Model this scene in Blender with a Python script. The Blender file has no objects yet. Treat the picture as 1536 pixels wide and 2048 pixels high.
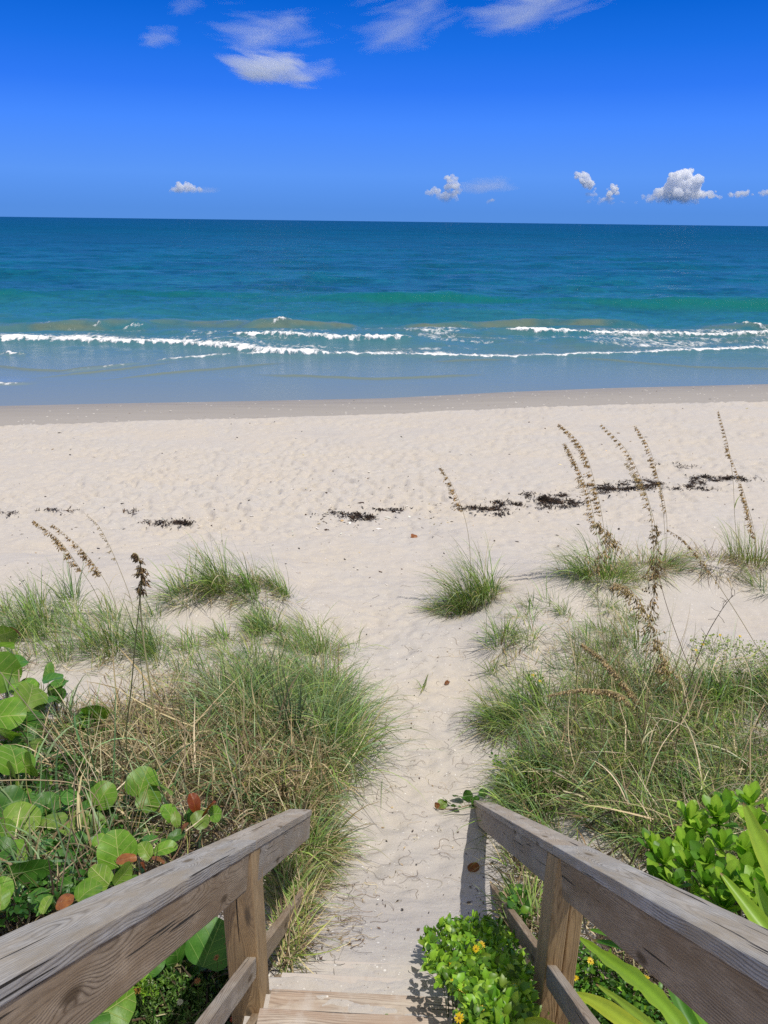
import bpy, bmesh, math, random
import numpy as np
from mathutils import Vector, Matrix, Quaternion
R_ = math.radians
rng = np.random.default_rng(7)
random.seed(7)
scene = bpy.context.scene
COL = scene.collection

# ------------------------------------------------------------------ camera
EYE = 7.4
PITCH, ROLL, FPX = R_(20.71), R_(0.71), 1538.0
cam_d = bpy.data.cameras.new('camera')
cam = bpy.data.objects.new('camera', cam_d)
COL.objects.link(cam)
cam_d.sensor_fit = 'VERTICAL'
cam_d.sensor_height = 36.0
cam_d.lens = FPX / 2048 * 36.0
cam_d.clip_start = 0.05
cam_d.clip_end = 90000
cam.location = (0, 0, EYE)
cam.rotation_euler = (Matrix.Rotation(R_(90) - PITCH, 3, 'X') @ Matrix.Rotation(ROLL, 3, 'Z')).to_euler()
scene.camera = cam

# ------------------------------------------------------------------ world, sun, exposure
TO_SUN = Vector((0.25, -0.15, 1.0)).normalized()
sun_el = math.asin(TO_SUN.z)
sun_az = math.atan2(TO_SUN.x, TO_SUN.y)
world = bpy.data.worlds.new('World')
scene.world = world
world.use_nodes = True
wn, wl = world.node_tree.nodes, world.node_tree.links
bg = wn['Background']
sky = wn.new('ShaderNodeTexSky')
sky.sky_type = 'NISHITA'
sky.sun_disc = False
sky.sun_elevation = sun_el
sky.sun_rotation = sun_az
sky.altitude = 0
sky.air_density = 1.0
sky.dust_density = 0.15
sky.ozone_density = 3.0
# pale to deep blue low; unseen upper sky warmed for neutral fill light
tc = wn.new('ShaderNodeTexCoord')
sep = wn.new('ShaderNodeSeparateXYZ')
wl.new(tc.outputs['Generated'], sep.inputs[0])
def wramp(stops):
    r = wn.new('ShaderNodeValToRGB'); wl.new(sep.outputs['Z'], r.inputs[0]); els = r.color_ramp.elements
    for i, (p, c) in enumerate(stops):
        e = els[i] if i < 2 else els.new(p)
        e.position = p; e.color = (*c, 1)
    return r.outputs[0]
def wmix(f, a, b, mode):
    m = wn.new('ShaderNodeMix'); m.data_type = 'RGBA'; m.blend_type = mode
    if isinstance(f, float): m.inputs[0].default_value = f
    else: wl.new(f, m.inputs[0])
    for k, v in ((6, a), (7, b)):
        if isinstance(v, tuple): m.inputs[k].default_value = (*v, 1)
        else: wl.new(v, m.inputs[k])
    return m.outputs[2]
low = wramp([(0.0, (.095, .275, .73)), (0.012, (.092, .272, .745)), (0.05, (.105, .310, .90)), (0.105, (.062, .255, .98)),
             (0.14, (.030, .192, .90)), (0.18, (.012, .158, .78)), (0.225, (.002, .120, .64)), (0.35, (.02, .15, .60))])
low = wmix(1.0, low, (1 / .15, 1 / .15, 1 / .15), 'MULTIPLY')
high = wmix(1.0, sky.outputs[0], (2.05, 1.30, .74), 'MULTIPLY')
blend = wramp([(0.0, (0, 0, 0)), (0.30, (0, 0, 0)), (0.55, (1, 1, 1))])
wl.new(wmix(blend, low, high, 'MIX'), bg.inputs['Color'])
bg.inputs['Strength'].default_value = 0.15

sun_d = bpy.data.lights.new('sun', 'SUN')
sun_d.energy = 3.5
sun_d.angle = R_(0.53)
sun_d.color = (1.0, 0.955, 0.88)
sun = bpy.data.objects.new('sun', sun_d)
COL.objects.link(sun)
sun.rotation_euler = TO_SUN.to_track_quat('Z', 'Y').to_euler()
sun.location = (20, -10, 40)

scene.view_settings.view_transform = 'Standard'
scene.view_settings.look = 'None'
scene.view_settings.exposure = 0.03
scene.view_settings.gamma = 1.0
scene.view_settings.use_curve_mapping = False
scene.cycles.max_bounces = 32
scene.cycles.diffuse_bounces = 3
scene.cycles.glossy_bounces = 3
scene.cycles.transmission_bounces = 4
scene.cycles.transparent_max_bounces = 12
scene.cycles.volume_bounces = 30
scene.cycles.caustics_reflective = False
scene.cycles.caustics_refractive = False
scene.cycles.use_denoising = False
scene.cycles.sample_clamp_direct = 2.5
scene.cycles.sample_clamp_indirect = 2.0

# ------------------------------------------------------------------ view maths (pixel of the 1536x2048 photo -> world)
_F = np.array([0, math.cos(PITCH), -math.sin(PITCH)])
_R0 = np.array([1.0, 0, 0]); _U0 = np.cross(_R0, _F)
_c, _s = math.cos(ROLL), math.sin(ROLL)
_R = _c * _R0 + _s * _U0; _U = -_s * _R0 + _c * _U0
def ray(px, py): return (px - 768) / FPX * _R - (py - 1024) / FPX * _U + _F
def onz(px, py, z=0.0):
    d = ray(px, py); return d * ((z - EYE) / d[2]) + np.array([0, 0, EYE])
def aty(px, py, y):
    d = ray(px, py); return d * (y / d[1]) + np.array([0, 0, EYE])
def pxm(px, y, py=1500):
    d = ray(px, py); return float(d[0] * y / d[1])

# ------------------------------------------------------------------ noise, mesh and tagging helpers
_perm = rng.permutation(512)
_grad = rng.normal(size=(512, 2)); _grad /= np.linalg.norm(_grad, axis=1)[:, None]
def pn(x, y, seed=0):
    x = np.asarray(x, float) + seed * 17.13; y = np.asarray(y, float) + seed * 5.71
    xi = np.floor(x).astype(int); yi = np.floor(y).astype(int)
    xf = x - xi; yf = y - yi
    u = xf * xf * xf * (xf * (xf * 6 - 15) + 10); v = yf * yf * yf * (yf * (yf * 6 - 15) + 10)
    def g(ix, iy, dx, dy):
        h = _perm[(_perm[ix & 511] + iy) & 511]
        return _grad[h, 0] * dx + _grad[h, 1] * dy
    a = g(xi, yi, xf, yf); b = g(xi + 1, yi, xf - 1, yf)
    c = g(xi, yi + 1, xf, yf - 1); d = g(xi + 1, yi + 1, xf - 1, yf - 1)
    return (a + (b - a) * u) + ((c + (d - c) * u) - (a + (b - a) * u)) * v
def worley(x, y, seed=0):
    xi = np.floor(x).astype(int); yi = np.floor(y).astype(int); best = np.full(x.shape, 9.0)
    for dx in (-1, 0, 1):
        for dy in (-1, 0, 1):
            h = _perm[(_perm[(xi + dx + seed * 31) & 511] + yi + dy) & 511]; h2 = _perm[(h * 3 + 7) & 511]
            px = xi + dx + (h % 97) / 97.0; py = yi + dy + (h2 % 89) / 89.0; a = (h2 % 31) / 5.0
            ux = x - px; uy = y - py; vx = ux * np.cos(a) + uy * np.sin(a); vy = -ux * np.sin(a) + uy * np.cos(a)
            best = np.minimum(best, (vx * 1.5) ** 2 + (vy * 0.85) ** 2)
    return np.sqrt(best)
def dents(x, y, s, seed=0):
    d = worley(x * s, y * s, seed); return -np.exp(-(d / 0.30) ** 2) + 0.35 * np.exp(-((d - 0.5) / 0.16) ** 2)
def fbm(x, y, seed=0, o=4):
    r = 0; a = 1.0
    for i in range(o):
        r = r + a * pn(x, y, seed + i * 3); x = x * 2.03; y = y * 2.03; a *= 0.5
    return r
def sstep(a, b, x):
    t = np.clip((x - a) / (b - a), 0, 1); return t * t * (3 - 2 * t)
def tag(o, label=None, cat=None, group=None, kind=None):
    if label: o['label'] = label
    if cat: o['category'] = cat
    if group: o['group'] = group
    if kind: o['kind'] = kind
    return o
def link(name, me, parent=None, mat=None):
    o = bpy.data.objects.new(name, me); COL.objects.link(o)
    if parent is not None: o.parent = parent
    if mat is not None and me is not None: me.materials.append(mat)
    return o
def empty(name, loc=(0, 0, 0), rz=0.0):
    o = bpy.data.objects.new(name, None); COL.objects.link(o)
    o.empty_display_size = 0.1; o.location = loc; o.rotation_euler = (0, 0, rz); return o
def np_mesh(name, verts, faces, attrs=None, smooth=True):
    """faces: (n,k) int array, k 3 or 4; attrs: {name: (values per vertex)} float or (n,3) colour"""
    me = bpy.data.meshes.new(name)
    verts = np.asarray(verts, np.float32); faces = np.asarray(faces, np.int32)
    n, k = faces.shape
    me.vertices.add(len(verts)); me.vertices.foreach_set('co', verts.ravel())
    me.loops.add(n * k); me.loops.foreach_set('vertex_index', faces.ravel())
    me.polygons.add(n); me.polygons.foreach_set('loop_start', np.arange(0, n * k, k, dtype=np.int32))
    try: me.polygons.foreach_set('loop_total', np.full(n, k, np.int32))
    except Exception: pass
    me.polygons.foreach_set('use_smooth', np.full(n, smooth, bool))
    for an, av in (attrs or {}).items():
        av = np.asarray(av, np.float32)
        if av.ndim == 1:
            a = me.attributes.new(an, 'FLOAT', 'POINT'); a.data.foreach_set('value', av)
        else:
            a = me.attributes.new(an, 'FLOAT_COLOR', 'POINT')
            a.data.foreach_set('color', np.concatenate([av, np.ones((len(av), 1), np.float32)], 1).ravel())
    me.update(calc_edges=True)
    return me
def grid_faces(nr, nc):
    i = np.arange(nr - 1)[:, None] * nc + np.arange(nc - 1)[None]
    return np.stack([i, i + 1, i + nc + 1, i + nc], -1).reshape(-1, 4)

# ------------------------------------------------------------------ node helper
class NT:
    def __init__(s, name):
        s.m = bpy.data.materials.new(name); s.m.use_nodes = True
        s.t = s.m.node_tree; s.n = s.t.nodes; s.l = s.t.links
        s.b = s.n['Principled BSDF']; s.out = s.n['Material Output']
    def node(s, ty, **kw):
        n = s.n.new('ShaderNode' + ty)
        for k, v in kw.items(): setattr(n, k, v)
        return n
    def set(s, inp, v):
        if hasattr(v, 'is_linked') or isinstance(v, bpy.types.NodeSocket): s.l.new(v, inp)
        else: inp.default_value = v
    def math(s, op, a, b=0.0, c=None, clamp=False):
        n = s.node('Math', operation=op, use_clamp=clamp)
        s.set(n.inputs[0], a); s.set(n.inputs[1], b)
        if c is not None: s.set(n.inputs[2], c)
        return n.outputs[0]
    def mix(s, f, a, b, mode='MIX'):
        n = s.node('Mix', data_type='RGBA', blend_type=mode)
        s.set(n.inputs[0], f)
        s.set(n.inputs[6], (*a, 1) if isinstance(a, tuple) else a)
        s.set(n.inputs[7], (*b, 1) if isinstance(b, tuple) else b)
        return n.outputs[2]
    def coord(s, kind='Object'): return s.node('TexCoord').outputs[kind]
    def mapping(s, v, scale=(1, 1, 1), loc=(0, 0, 0), rot=(0, 0, 0)):
        n = s.node('Mapping'); s.l.new(v, n.inputs[0])
        n.inputs['Scale'].default_value = scale; n.inputs['Location'].default_value = loc; n.inputs['Rotation'].default_value = rot
        return n.outputs[0]
    def noise(s, v, scale, detail=4, rough=0.55, dist=0.0, out=0):
        n = s.node('TexNoise'); s.l.new(v, n.inputs['Vector'])
        n.inputs['Scale'].default_value = scale; n.inputs['Detail'].default_value = detail
        n.inputs['Roughness'].default_value = rough; n.inputs['Distortion'].default_value = dist
        return n.outputs[out]
    def voro(s, v, scale, feature='F1', out=0, rnd=1.0):
        n = s.node('TexVoronoi', feature=feature); s.l.new(v, n.inputs['Vector'])
        n.inputs['Scale'].default_value = scale; n.inputs['Randomness'].default_value = rnd
        return n.outputs[out]
    def ramp(s, f, stops, interp='LINEAR'):
        n = s.node('ValToRGB'); s.l.new(f, n.inputs[0]); n.color_ramp.interpolation = interp
        e = n.color_ramp.elements
        for i, (p, c) in enumerate(stops):
            x = e[i] if i < 2 else e.new(p)
            x.position = p; x.color = (c, c, c, 1) if not isinstance(c, tuple) else (*c, 1)
        return n.outputs[0]
    def rng(s, v, a, b, c=0.0, d=1.0, smooth=False):
        n = s.node('MapRange'); n.clamp = True
        if smooth: n.interpolation_type = 'SMOOTHSTEP'
        s.set(n.inputs[0], v)
        for i, x in enumerate((a, b, c, d)): s.set(n.inputs[i + 1], x)
        return n.outputs[0]
    def attr(s, name, out='Fac'):
        n = s.node('Attribute'); n.attribute_name = name; return n.outputs[out]
    def sep(s, v):
        n = s.node('SeparateXYZ'); s.l.new(v, n.inputs[0]); return n.outputs
    def comb(s, x, y, z):
        n = s.node('CombineXYZ'); s.set(n.inputs[0], x); s.set(n.inputs[1], y); s.set(n.inputs[2], z); return n.outputs[0]
    def vadd(s, a, b):
        n = s.node('VectorMath', operation='ADD'); s.set(n.inputs[0], a); s.set(n.inputs[1], b); return n.outputs[0]
    def bump(s, h, dist=0.01, strength=1.0, normal=None):
        n = s.node('Bump'); s.l.new(h, n.inputs['Height']); n.inputs['Distance'].default_value = dist
        n.inputs['Strength'].default_value = strength
        if normal is not None: s.l.new(normal, n.inputs['Normal'])
        return n.outputs[0]
    def base(s, v): s.set(s.b.inputs['Base Color'], (*v, 1) if isinstance(v, tuple) else v)
    def rough(s, v): s.set(s.b.inputs['Roughness'], v)
    def normal(s, v): s.l.new(v, s.b.inputs['Normal'])

# ------------------------------------------------------------------ terrain
_ty = np.array([-60, -20, -3, 0.0, 1.0, 2.0, 2.6, 2.95, 3.05, 3.5, 4.04, 4.3, 5.3, 7.0, 9.8, 12.3, 15.0, 18.0, 22.0, 26.0, 27.4, 34.7, 45.0, 80.0])
_tz = np.array([5.0, 5.0, 5.0, 4.75, 4.35, 3.88, 3.66, 3.645, 3.638, 3.37, 3.04, 2.95, 2.66, 2.44, 2.16, 1.92, 1.68, 1.44, 1.12, 0.82, 0.71, 0.0, -1.1, -4.0])
_fy = np.linspace(-60, 80, 2801); _fz = np.interp(_fy, _ty, _tz)
_k = np.hanning(15); _k /= _k.sum()
_fz = np.convolve(np.pad(_fz, 7, mode='edge'), _k, 'valid')
def _line(pts, z):
    w = np.array([onz(a, b, z)[:2] for a, b in pts])
    d0 = (w[1] - w[0]) / (w[1, 0] - w[0, 0]); d1 = (w[-1] - w[-2]) / (w[-1, 0] - w[-2, 0])
    w = np.vstack([w[0] - d0 * 60 * np.array([1, 0.6]), w, w[-1] + d1 * 60 * np.array([1, 0.6])])
    return w[:, 0], w[:, 1]
_wx, _wy = _line([(0, 792), (250, 787), (500, 783), (768, 778), (1000, 767), (1193, 760), (1536, 752)], 0.01)
_vx, _vy = _line([(0, 849), (150, 842), (350, 835), (550, 829), (768, 820), (980, 812), (1193, 805), (1536, 801)], 0.74)
def W(x): return np.interp(x, _wx, _wy)
W0 = float(W(0.0))
def wet_of(x, y):
    return y - np.interp(x, _vx, _vy) + 0.25 * pn(x * 0.5, x * 0 + 3.3, 50) + 0.14 * pn(x * 1.9, x * 0, 51) + 0.06 * pn(x * 5.5, x * 0, 52)
def path_x(y): return np.interp(y, [0, 3, 4, 6, 9.5, 13], [0.02, 0.16, 0.20, 0.30, 0.0, -0.3])
MOUNDS = []   # (x, y, rx, ry, h)
def terrain(x, y, detail=True):
    x = np.asarray(x, float); y = np.asarray(y, float)
    sh = (W(x) - W0) * sstep(13, 27, y)
    s = y - sh
    z = np.interp(s, _fy, _fz)
    off = x - path_x(y)
    # banks either side of the path, fading out seaward
    wl_ = np.interp(y, [0, 3, 4.2, 5.5, 8, 9.5], [0.70, 0.72, 0.70, 0.52, 0.75, 1.0])
    wr_ = np.interp(y, [0, 3, 4.2, 5.5, 8, 9.5], [0.70, 0.70, 0.60, 0.50, 0.70, 1.0])
    bl = sstep(0, 0.8, -off - wl_); br = sstep(0, 0.9, off - wr_)
    z = z + bl * np.interp(y, [1, 3, 6, 8, 10, 11.3, 12.2], [0.15, 0.22, 0.36, 0.34, 0.30, 0.24, 0.0])
    z = z + br * np.interp(y, [1, 3, 6, 8, 10, 11.3, 12.2], [0.10, 0.15, 0.26, 0.26, 0.24, 0.20, 0.0])
    for mx, my, rx, ry, h in MOUNDS:
        q = ((x - mx) / rx) ** 2 + ((y - my) / ry) ** 2
        z = z + h * np.exp(-q)
    dune = 1 - sstep(11.5, 15.0, y)
    inpath = 1 - sstep(0.35, 0.8, np.abs(off))
    z = z + fbm(x * 0.7, y * 0.7, 1, 3) * 0.10 * dune * (1 - 0.8 * inpath) * sstep(2.5, 4, y)
    z = z + fbm(x * 2.4, y * 2.4, 5, 3) * 0.022 * dune * sstep(3, 3.6, y)
    beach = sstep(11, 14, y) * (1 - sstep(-9, -7.5, y - W(x)))
    z = z + fbm(x * 0.35, y * 0.5, 9, 3) * 0.06 * beach
    # trampled, wind-rippled patch and footprints
    ft = sstep(-0.12, 0.25, fbm(x * 0.22, y * 0.4, 21, 2) + 0.10)
    b = np.abs(pn(x * 2.6, y * 2.2, 30)) + 0.5 * np.abs(pn(x * 5.1, y * 3.6, 33))
    zone = np.exp(-((x + 2.6) / 4.2) ** 2 - ((y - 18.0) / 3.4) ** 2)
    z = z + (b - 0.25) * beach * (0.02 + 0.05 * ft + 0.11 * zone)
    fp = np.abs(pn(x * 4.2, y * 3.4, 40)) + 0.6 * pn(x * 8.5, y * 7.0, 41)
    bz = sstep(11.5, 14, y) * (1 - sstep(-8.5, -7.0, y - W(x)))
    near = sstep(3.5, 4.4, y) * (1 - sstep(10.5, 12.5, y)) * inpath
    m = (bz * (0.25 + 0.75 * np.clip(zone * 1.6 + 0.6 * ft, 0, 1)) + near)
    z = z + m * (1 + 2.1 * bz) * (0.024 * dents(x, y, 2.3, 3) + 0.014 * dents(x + 5, y, 3.7, 8))
    z = z + (fp - 0.2) * 0.022 * sstep(3.4, 4.4, y) * (1 - sstep(10, 13, y)) * (0.35 + 0.65 * inpath)
    # low berm lip where the dry sand ends
    e = wet_of(x, y)
    z = z - 0.07 * sstep(-0.18, 0.10, e) + 0.025 * np.exp(-((e + 0.25) / 0.25) ** 2)
    return z
def onground(px, py):
    d = ray(px, py); o = np.array([0, 0, EYE])
    t = 1.5
    for i in range(4000):
        p = o + d * t
        h = float(terrain(p[0], p[1]))
        if p[2] <= h: break
        t += max(0.004, (p[2] - h) * 0.35)
    return o + d * t
def ground_at(x, y): return float(terrain(np.array([x]), np.array([y]))[0])
# dune hummocks under the clumps
for (mx, my, rx, ry, h) in [(1.05, 8.7, 0.75, 0.7, 0.20), (-2.05, 9.6, 1.3, 0.55, 0.26), (3.0, 10.2, 1.2, 0.8, 0.24), (5.0, 10.8, 1.3, 0.7, 0.28),
                            (-1.0, 7.9, 0.9, 0.6, 0.12), (-0.9, 5.4, 0.8, 0.8, 0.12), (2.3, 8.2, 1.0, 0.6, 0.16), (-4.5, 10.9, 1.8, 0.7, 0.15)]:
    MOUNDS.append((mx, my, rx, ry, h))

def build_ground():
    ys = [-3.0]
    while ys[-1] < 48:
        y = ys[-1]
        ys.append(y + (0.12 if y < 2.0 else max(0.03, y * y / 4300) if y < 38 else 0.8))
    ys = np.array([-60, -40, -25, -15, -9, -5] + ys + [52, 60, 80])
    core = np.linspace(-1, 1, 520)
    hw = 0.60 * np.maximum(ys, 0) + 3.0
    skirt = np.array([1.5, 3, 6, 12, 25, 50, 100, 180.0])
    X = np.concatenate([(-hw[:, None] - skirt[::-1][None]), hw[:, None] * core[None], hw[:, None] + skirt[None]], 1)
    Y = np.repeat(ys[:, None], X.shape[1], 1)
    Z = terrain(X, Y)
    wet = wet_of(X, Y); shore = Y - W(X)
    me = np_mesh('beach_sand', np.stack([X, Y, Z], -1).reshape(-1, 3), grid_faces(*X.shape),
                 {'wet': np.clip(wet.ravel(), -20, 20), 'shore': np.clip(shore.ravel(), -40, 20)})
    o = link('beach_sand', me, None, M['sand'])
    tag(o, kind='structure')

# ------------------------------------------------------------------ materials
M = {}
def mat_sand():
    t = NT('sand'); P = t.coord('Object')
    wet = t.attr('wet'); shore = t.attr('shore')
    n1 = t.noise(P, 0.8, 5, 0.6); n2 = t.noise(P, 9, 5, 0.65); n3 = t.noise(P, 260, 2, 0.7)
    c = t.mix(t.rng(n1, 0.35, 0.65), (0.555, 0.525, 0.490), (0.59, 0.53, 0.455))
    nb = t.noise(t.mapping(P, (0.35, 0.6, 1)), 1.0, 4, 0.55)
    c = t.mix(t.math('MULTIPLY', t.rng(nb, 0.52, 0.68), 0.75), c, (0.61, 0.535, 0.43))
    c = t.mix(t.math('MULTIPLY', t.rng(nb, 0.46, 0.32), 0.45), c, (0.455, 0.43, 0.41))
    c = t.mix(t.rng(n2, 0.3, 0.75), c, (0.505, 0.465, 0.430))
    c = t.mix(t.math('MULTIPLY', t.rng(n3, 0.35, 0.75), 0.45), c, (0.40, 0.34, 0.29))
    # crushed shell flecks
    sv = t.node('TexVoronoi'); t.l.new(P, sv.inputs['Vector']); sv.inputs['Scale'].default_value = 26
    col = t.sep(sv.outputs['Color'])
    fleck = t.math('MULTIPLY', t.math('LESS_THAN', sv.outputs['Distance'], t.rng(col[1], 0, 1, 0.06, 0.22)), t.math('GREATER_THAN', col[0], 0.72))
    c = t.mix(t.math('MULTIPLY', fleck, 0.8), c, (0.85, 0.82, 0.77))
    sv2 = t.node('TexVoronoi'); t.l.new(P, sv2.inputs['Vector']); sv2.inputs['Scale'].default_value = 60
    col2 = t.sep(sv2.outputs['Color'])
    fl2 = t.math('MULTIPLY', t.math('LESS_THAN', sv2.outputs['Distance'], 0.22), t.math('GREATER_THAN', col2[0], 0.86))
    c = t.mix(t.math('MULTIPLY', fl2, 0.7), c, t.mix(t.math('GREATER_THAN', col2[1], 0.55), (0.15, 0.11, 0.08), (0.8, 0.76, 0.7)))
    # wet band
    Ps = t.mapping(P, (0.25, 2.0, 1)); nw = t.noise(Ps, 1.2, 4, 0.6)
    w = t.rng(wet, -0.05, 0.05)
    wc = t.mix(t.rng(shore, -6.5, -0.5), (0.345, 0.315, 0.285), (0.235, 0.215, 0.198))
    wc = t.mix(t.math('MULTIPLY', t.rng(nw, 0.4, 0.7), 0.5), wc, (0.38, 0.35, 0.315))
    svw = t.node('TexVoronoi'); t.l.new(P, svw.inputs['Vector']); svw.inputs['Scale'].default_value = 4.0
    cw = t.sep(svw.outputs['Color'])
    flw = t.math('MULTIPLY', t.math('LESS_THAN', svw.outputs['Distance'], 0.16), t.math('GREATER_THAN', cw[0], 0.80))
    wc = t.mix(flw, wc, t.mix(t.math('GREATER_THAN', cw[1], 0.35), (0.2, 0.15, 0.1), (0.85, 0.8, 0.72)))
    c = t.mix(w, c, wc)
    t.base(c)
    t.rough(t.mix(t.rng(shore, -5.0, 0.0), (0.9, 0.9, 0.9), (0.35, 0.35, 0.35)))
    t.b.inputs['Specular IOR Level'].default_value = 0.25
    h = t.math('ADD', t.math('MULTIPLY', n2, 0.6), t.math('MULTIPLY', n3, 0.12))
    big = t.noise(t.mapping(P, (1, 1.3, 1)), 3.5, 3, 0.5)
    h = t.math('ADD', h, t.math('MULTIPLY', big, 1.3))
    h = t.math('MULTIPLY', h, t.math('SUBTRACT', 1.0, t.math('MULTIPLY', w, 0.93)))
    t.normal(t.bump(h, 0.022, 1.0))
    return t.m

def mat_wood(name, light, dark, stain, stain_amt, rough=0.8, sandy=0.0, ringf=210.0):
    t = NT(name)
    info = t.node('ObjectInfo').outputs['Random']
    P0 = t.coord('Object')
    P = t.vadd(P0, t.comb(t.math('MULTIPLY', info, 37.0), t.math('MULTIPLY', info, 0.0), 0.0))
    x, y, z = t.sep(P)
    lowx = t.noise(t.comb(t.math('MULTIPLY', x, 1.5), t.math('MULTIPLY', y, 5.0), t.math('MULTIPLY', z, 5.0)), 1.0, 2, 0.5)
    fib = t.noise(t.comb(t.math('MULTIPLY', x, 6.0), t.math('MULTIPLY', y, 60.0), t.math('MULTIPLY', z, 60.0)), 1.0, 4, 0.6)
    # knots
    kv = t.node('TexVoronoi'); kv.voronoi_dimensions = '2D'
    t.l.new(t.comb(t.math('MULTIPLY', x, 1.7), t.math('MULTIPLY', t.math('ADD', y, z), 7.0), 0.0), kv.inputs['Vector']); kv.inputs['Scale'].default_value = 1.0
    kd = t.math('MULTIPLY', t.math('MULTIPLY', kv.outputs['Distance'], kv.outputs['Distance']), -22.0)
    kn = t.math('MULTIPLY', t.math('EXPONENT', kd, 0.0), t.math('GREATER_THAN', t.sep(kv.outputs['Color'])[0], 0.70))
    yy = t.math('ADD', y, 0.012); zz = t.math('ADD', z, 0.055)
    r = t.math('SQRT', t.math('ADD', t.math('MULTIPLY', yy, yy), t.math('MULTIPLY', zz, zz)))
    r = t.math('ADD', r, t.math('MULTIPLY', lowx, 0.060))
    r = t.math('ADD', r, t.math('MULTIPLY', x, 0.010))
    r = t.math('ADD', r, t.math('MULTIPLY', fib, 0.0060))
    r = t.math('ADD', r, t.math('MULTIPLY', kn, 0.035))
    ph = t.math('FRACT', t.math('MULTIPLY', r, ringf))
    ring0 = t.ramp(ph, [(0.0, 0.2), (0.15, 0.7), (0.5, 1.0), (0.78, 0.6), (0.95, 0.0), (1.0, 0.2)])
    rv = t.noise(t.comb(t.math('MULTIPLY', x, 2.0), t.math('MULTIPLY', y, 22.0), t.math('MULTIPLY', z, 22.0)), 1.0, 3, 0.6)
    ring = t.math('SUBTRACT', 1.0, t.math('MULTIPLY', t.math('SUBTRACT', 1.0, ring0), t.rng(rv, 0.3, 0.65, 0.30, 1.0)))
    fine = t.noise(t.comb(t.math('MULTIPLY', x, 14.0), t.math('MULTIPLY', y, 420.0), t.math('MULTIPLY', z, 420.0)), 1.0, 3, 0.6)
    c = t.mix(ring, dark, light)
    c = t.mix(t.math('MULTIPLY', t.rng(fine, 0.35, 0.7), 0.50), c, dark)
    bl = t.noise(t.comb(t.math('MULTIPLY', x, 4.0), t.math('MULTIPLY', y, 9.0), t.math('MULTIPLY', z, 9.0)), 1.0, 5, 0.65)
    c = t.mix(t.math('MULTIPLY', t.rng(bl, 0.5, 0.75), 0.5), c, tuple(min(1, v * 1.35) for v in light))
    pat = t.noise(t.comb(t.math('MULTIPLY', x, 3.0), t.math('MULTIPLY', y, 14.0), t.math('MULTIPLY', z, 14.0)), 1.0, 4, 0.6)
    c = t.mix(t.math('MULTIPLY', t.rng(pat, 0.42, 0.62), stain_amt), c, stain)
    c = t.mix(t.rng(kn, 0.75, 0.95), c, tuple(v * 0.5 for v in stain))
    # drying cracks
    cr = t.noise(t.comb(t.math('MULTIPLY', x, 1.3), t.math('MULTIPLY', y, 75.0), t.math('MULTIPLY', z, 75.0)), 1.0, 2, 0.5)
    crack = t.rng(cr, 0.68, 0.71)
    c = t.mix(crack, c, (0.03, 0.026, 0.022))
    if sandy:
        sn = t.noise(P0, 9, 5, 0.65); m = t.rng(sn, 0.60 - sandy * 0.36, 0.85 - sandy * 0.36)
        n3 = t.noise(P0, 260, 2, 0.7)
        c = t.mix(m, c, t.mix(t.rng(n3, 0.35, 0.75), (0.57, 0.515, 0.465), (0.42, 0.365, 0.32)))
        c = t.mix(min(0.9, 0.35 * sandy + 0.06), c, (0.52, 0.465, 0.42))
    t.base(c); t.rough(rough); t.b.inputs['Specular IOR Level'].default_value = 0.3
    h = t.math('ADD', t.math('MULTIPLY', ring, 0.6), t.math('MULTIPLY', fine, 0.5))
    h = t.math('SUBTRACT', h, t.math('MULTIPLY', crack, 2.0))
    if sandy: h = t.math('MULTIPLY', h, t.math('SUBTRACT', 1.0, t.math('MULTIPLY', m, 0.8)))
    t.normal(t.bump(h, 0.0016, 1.0))
    return t.m

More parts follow.
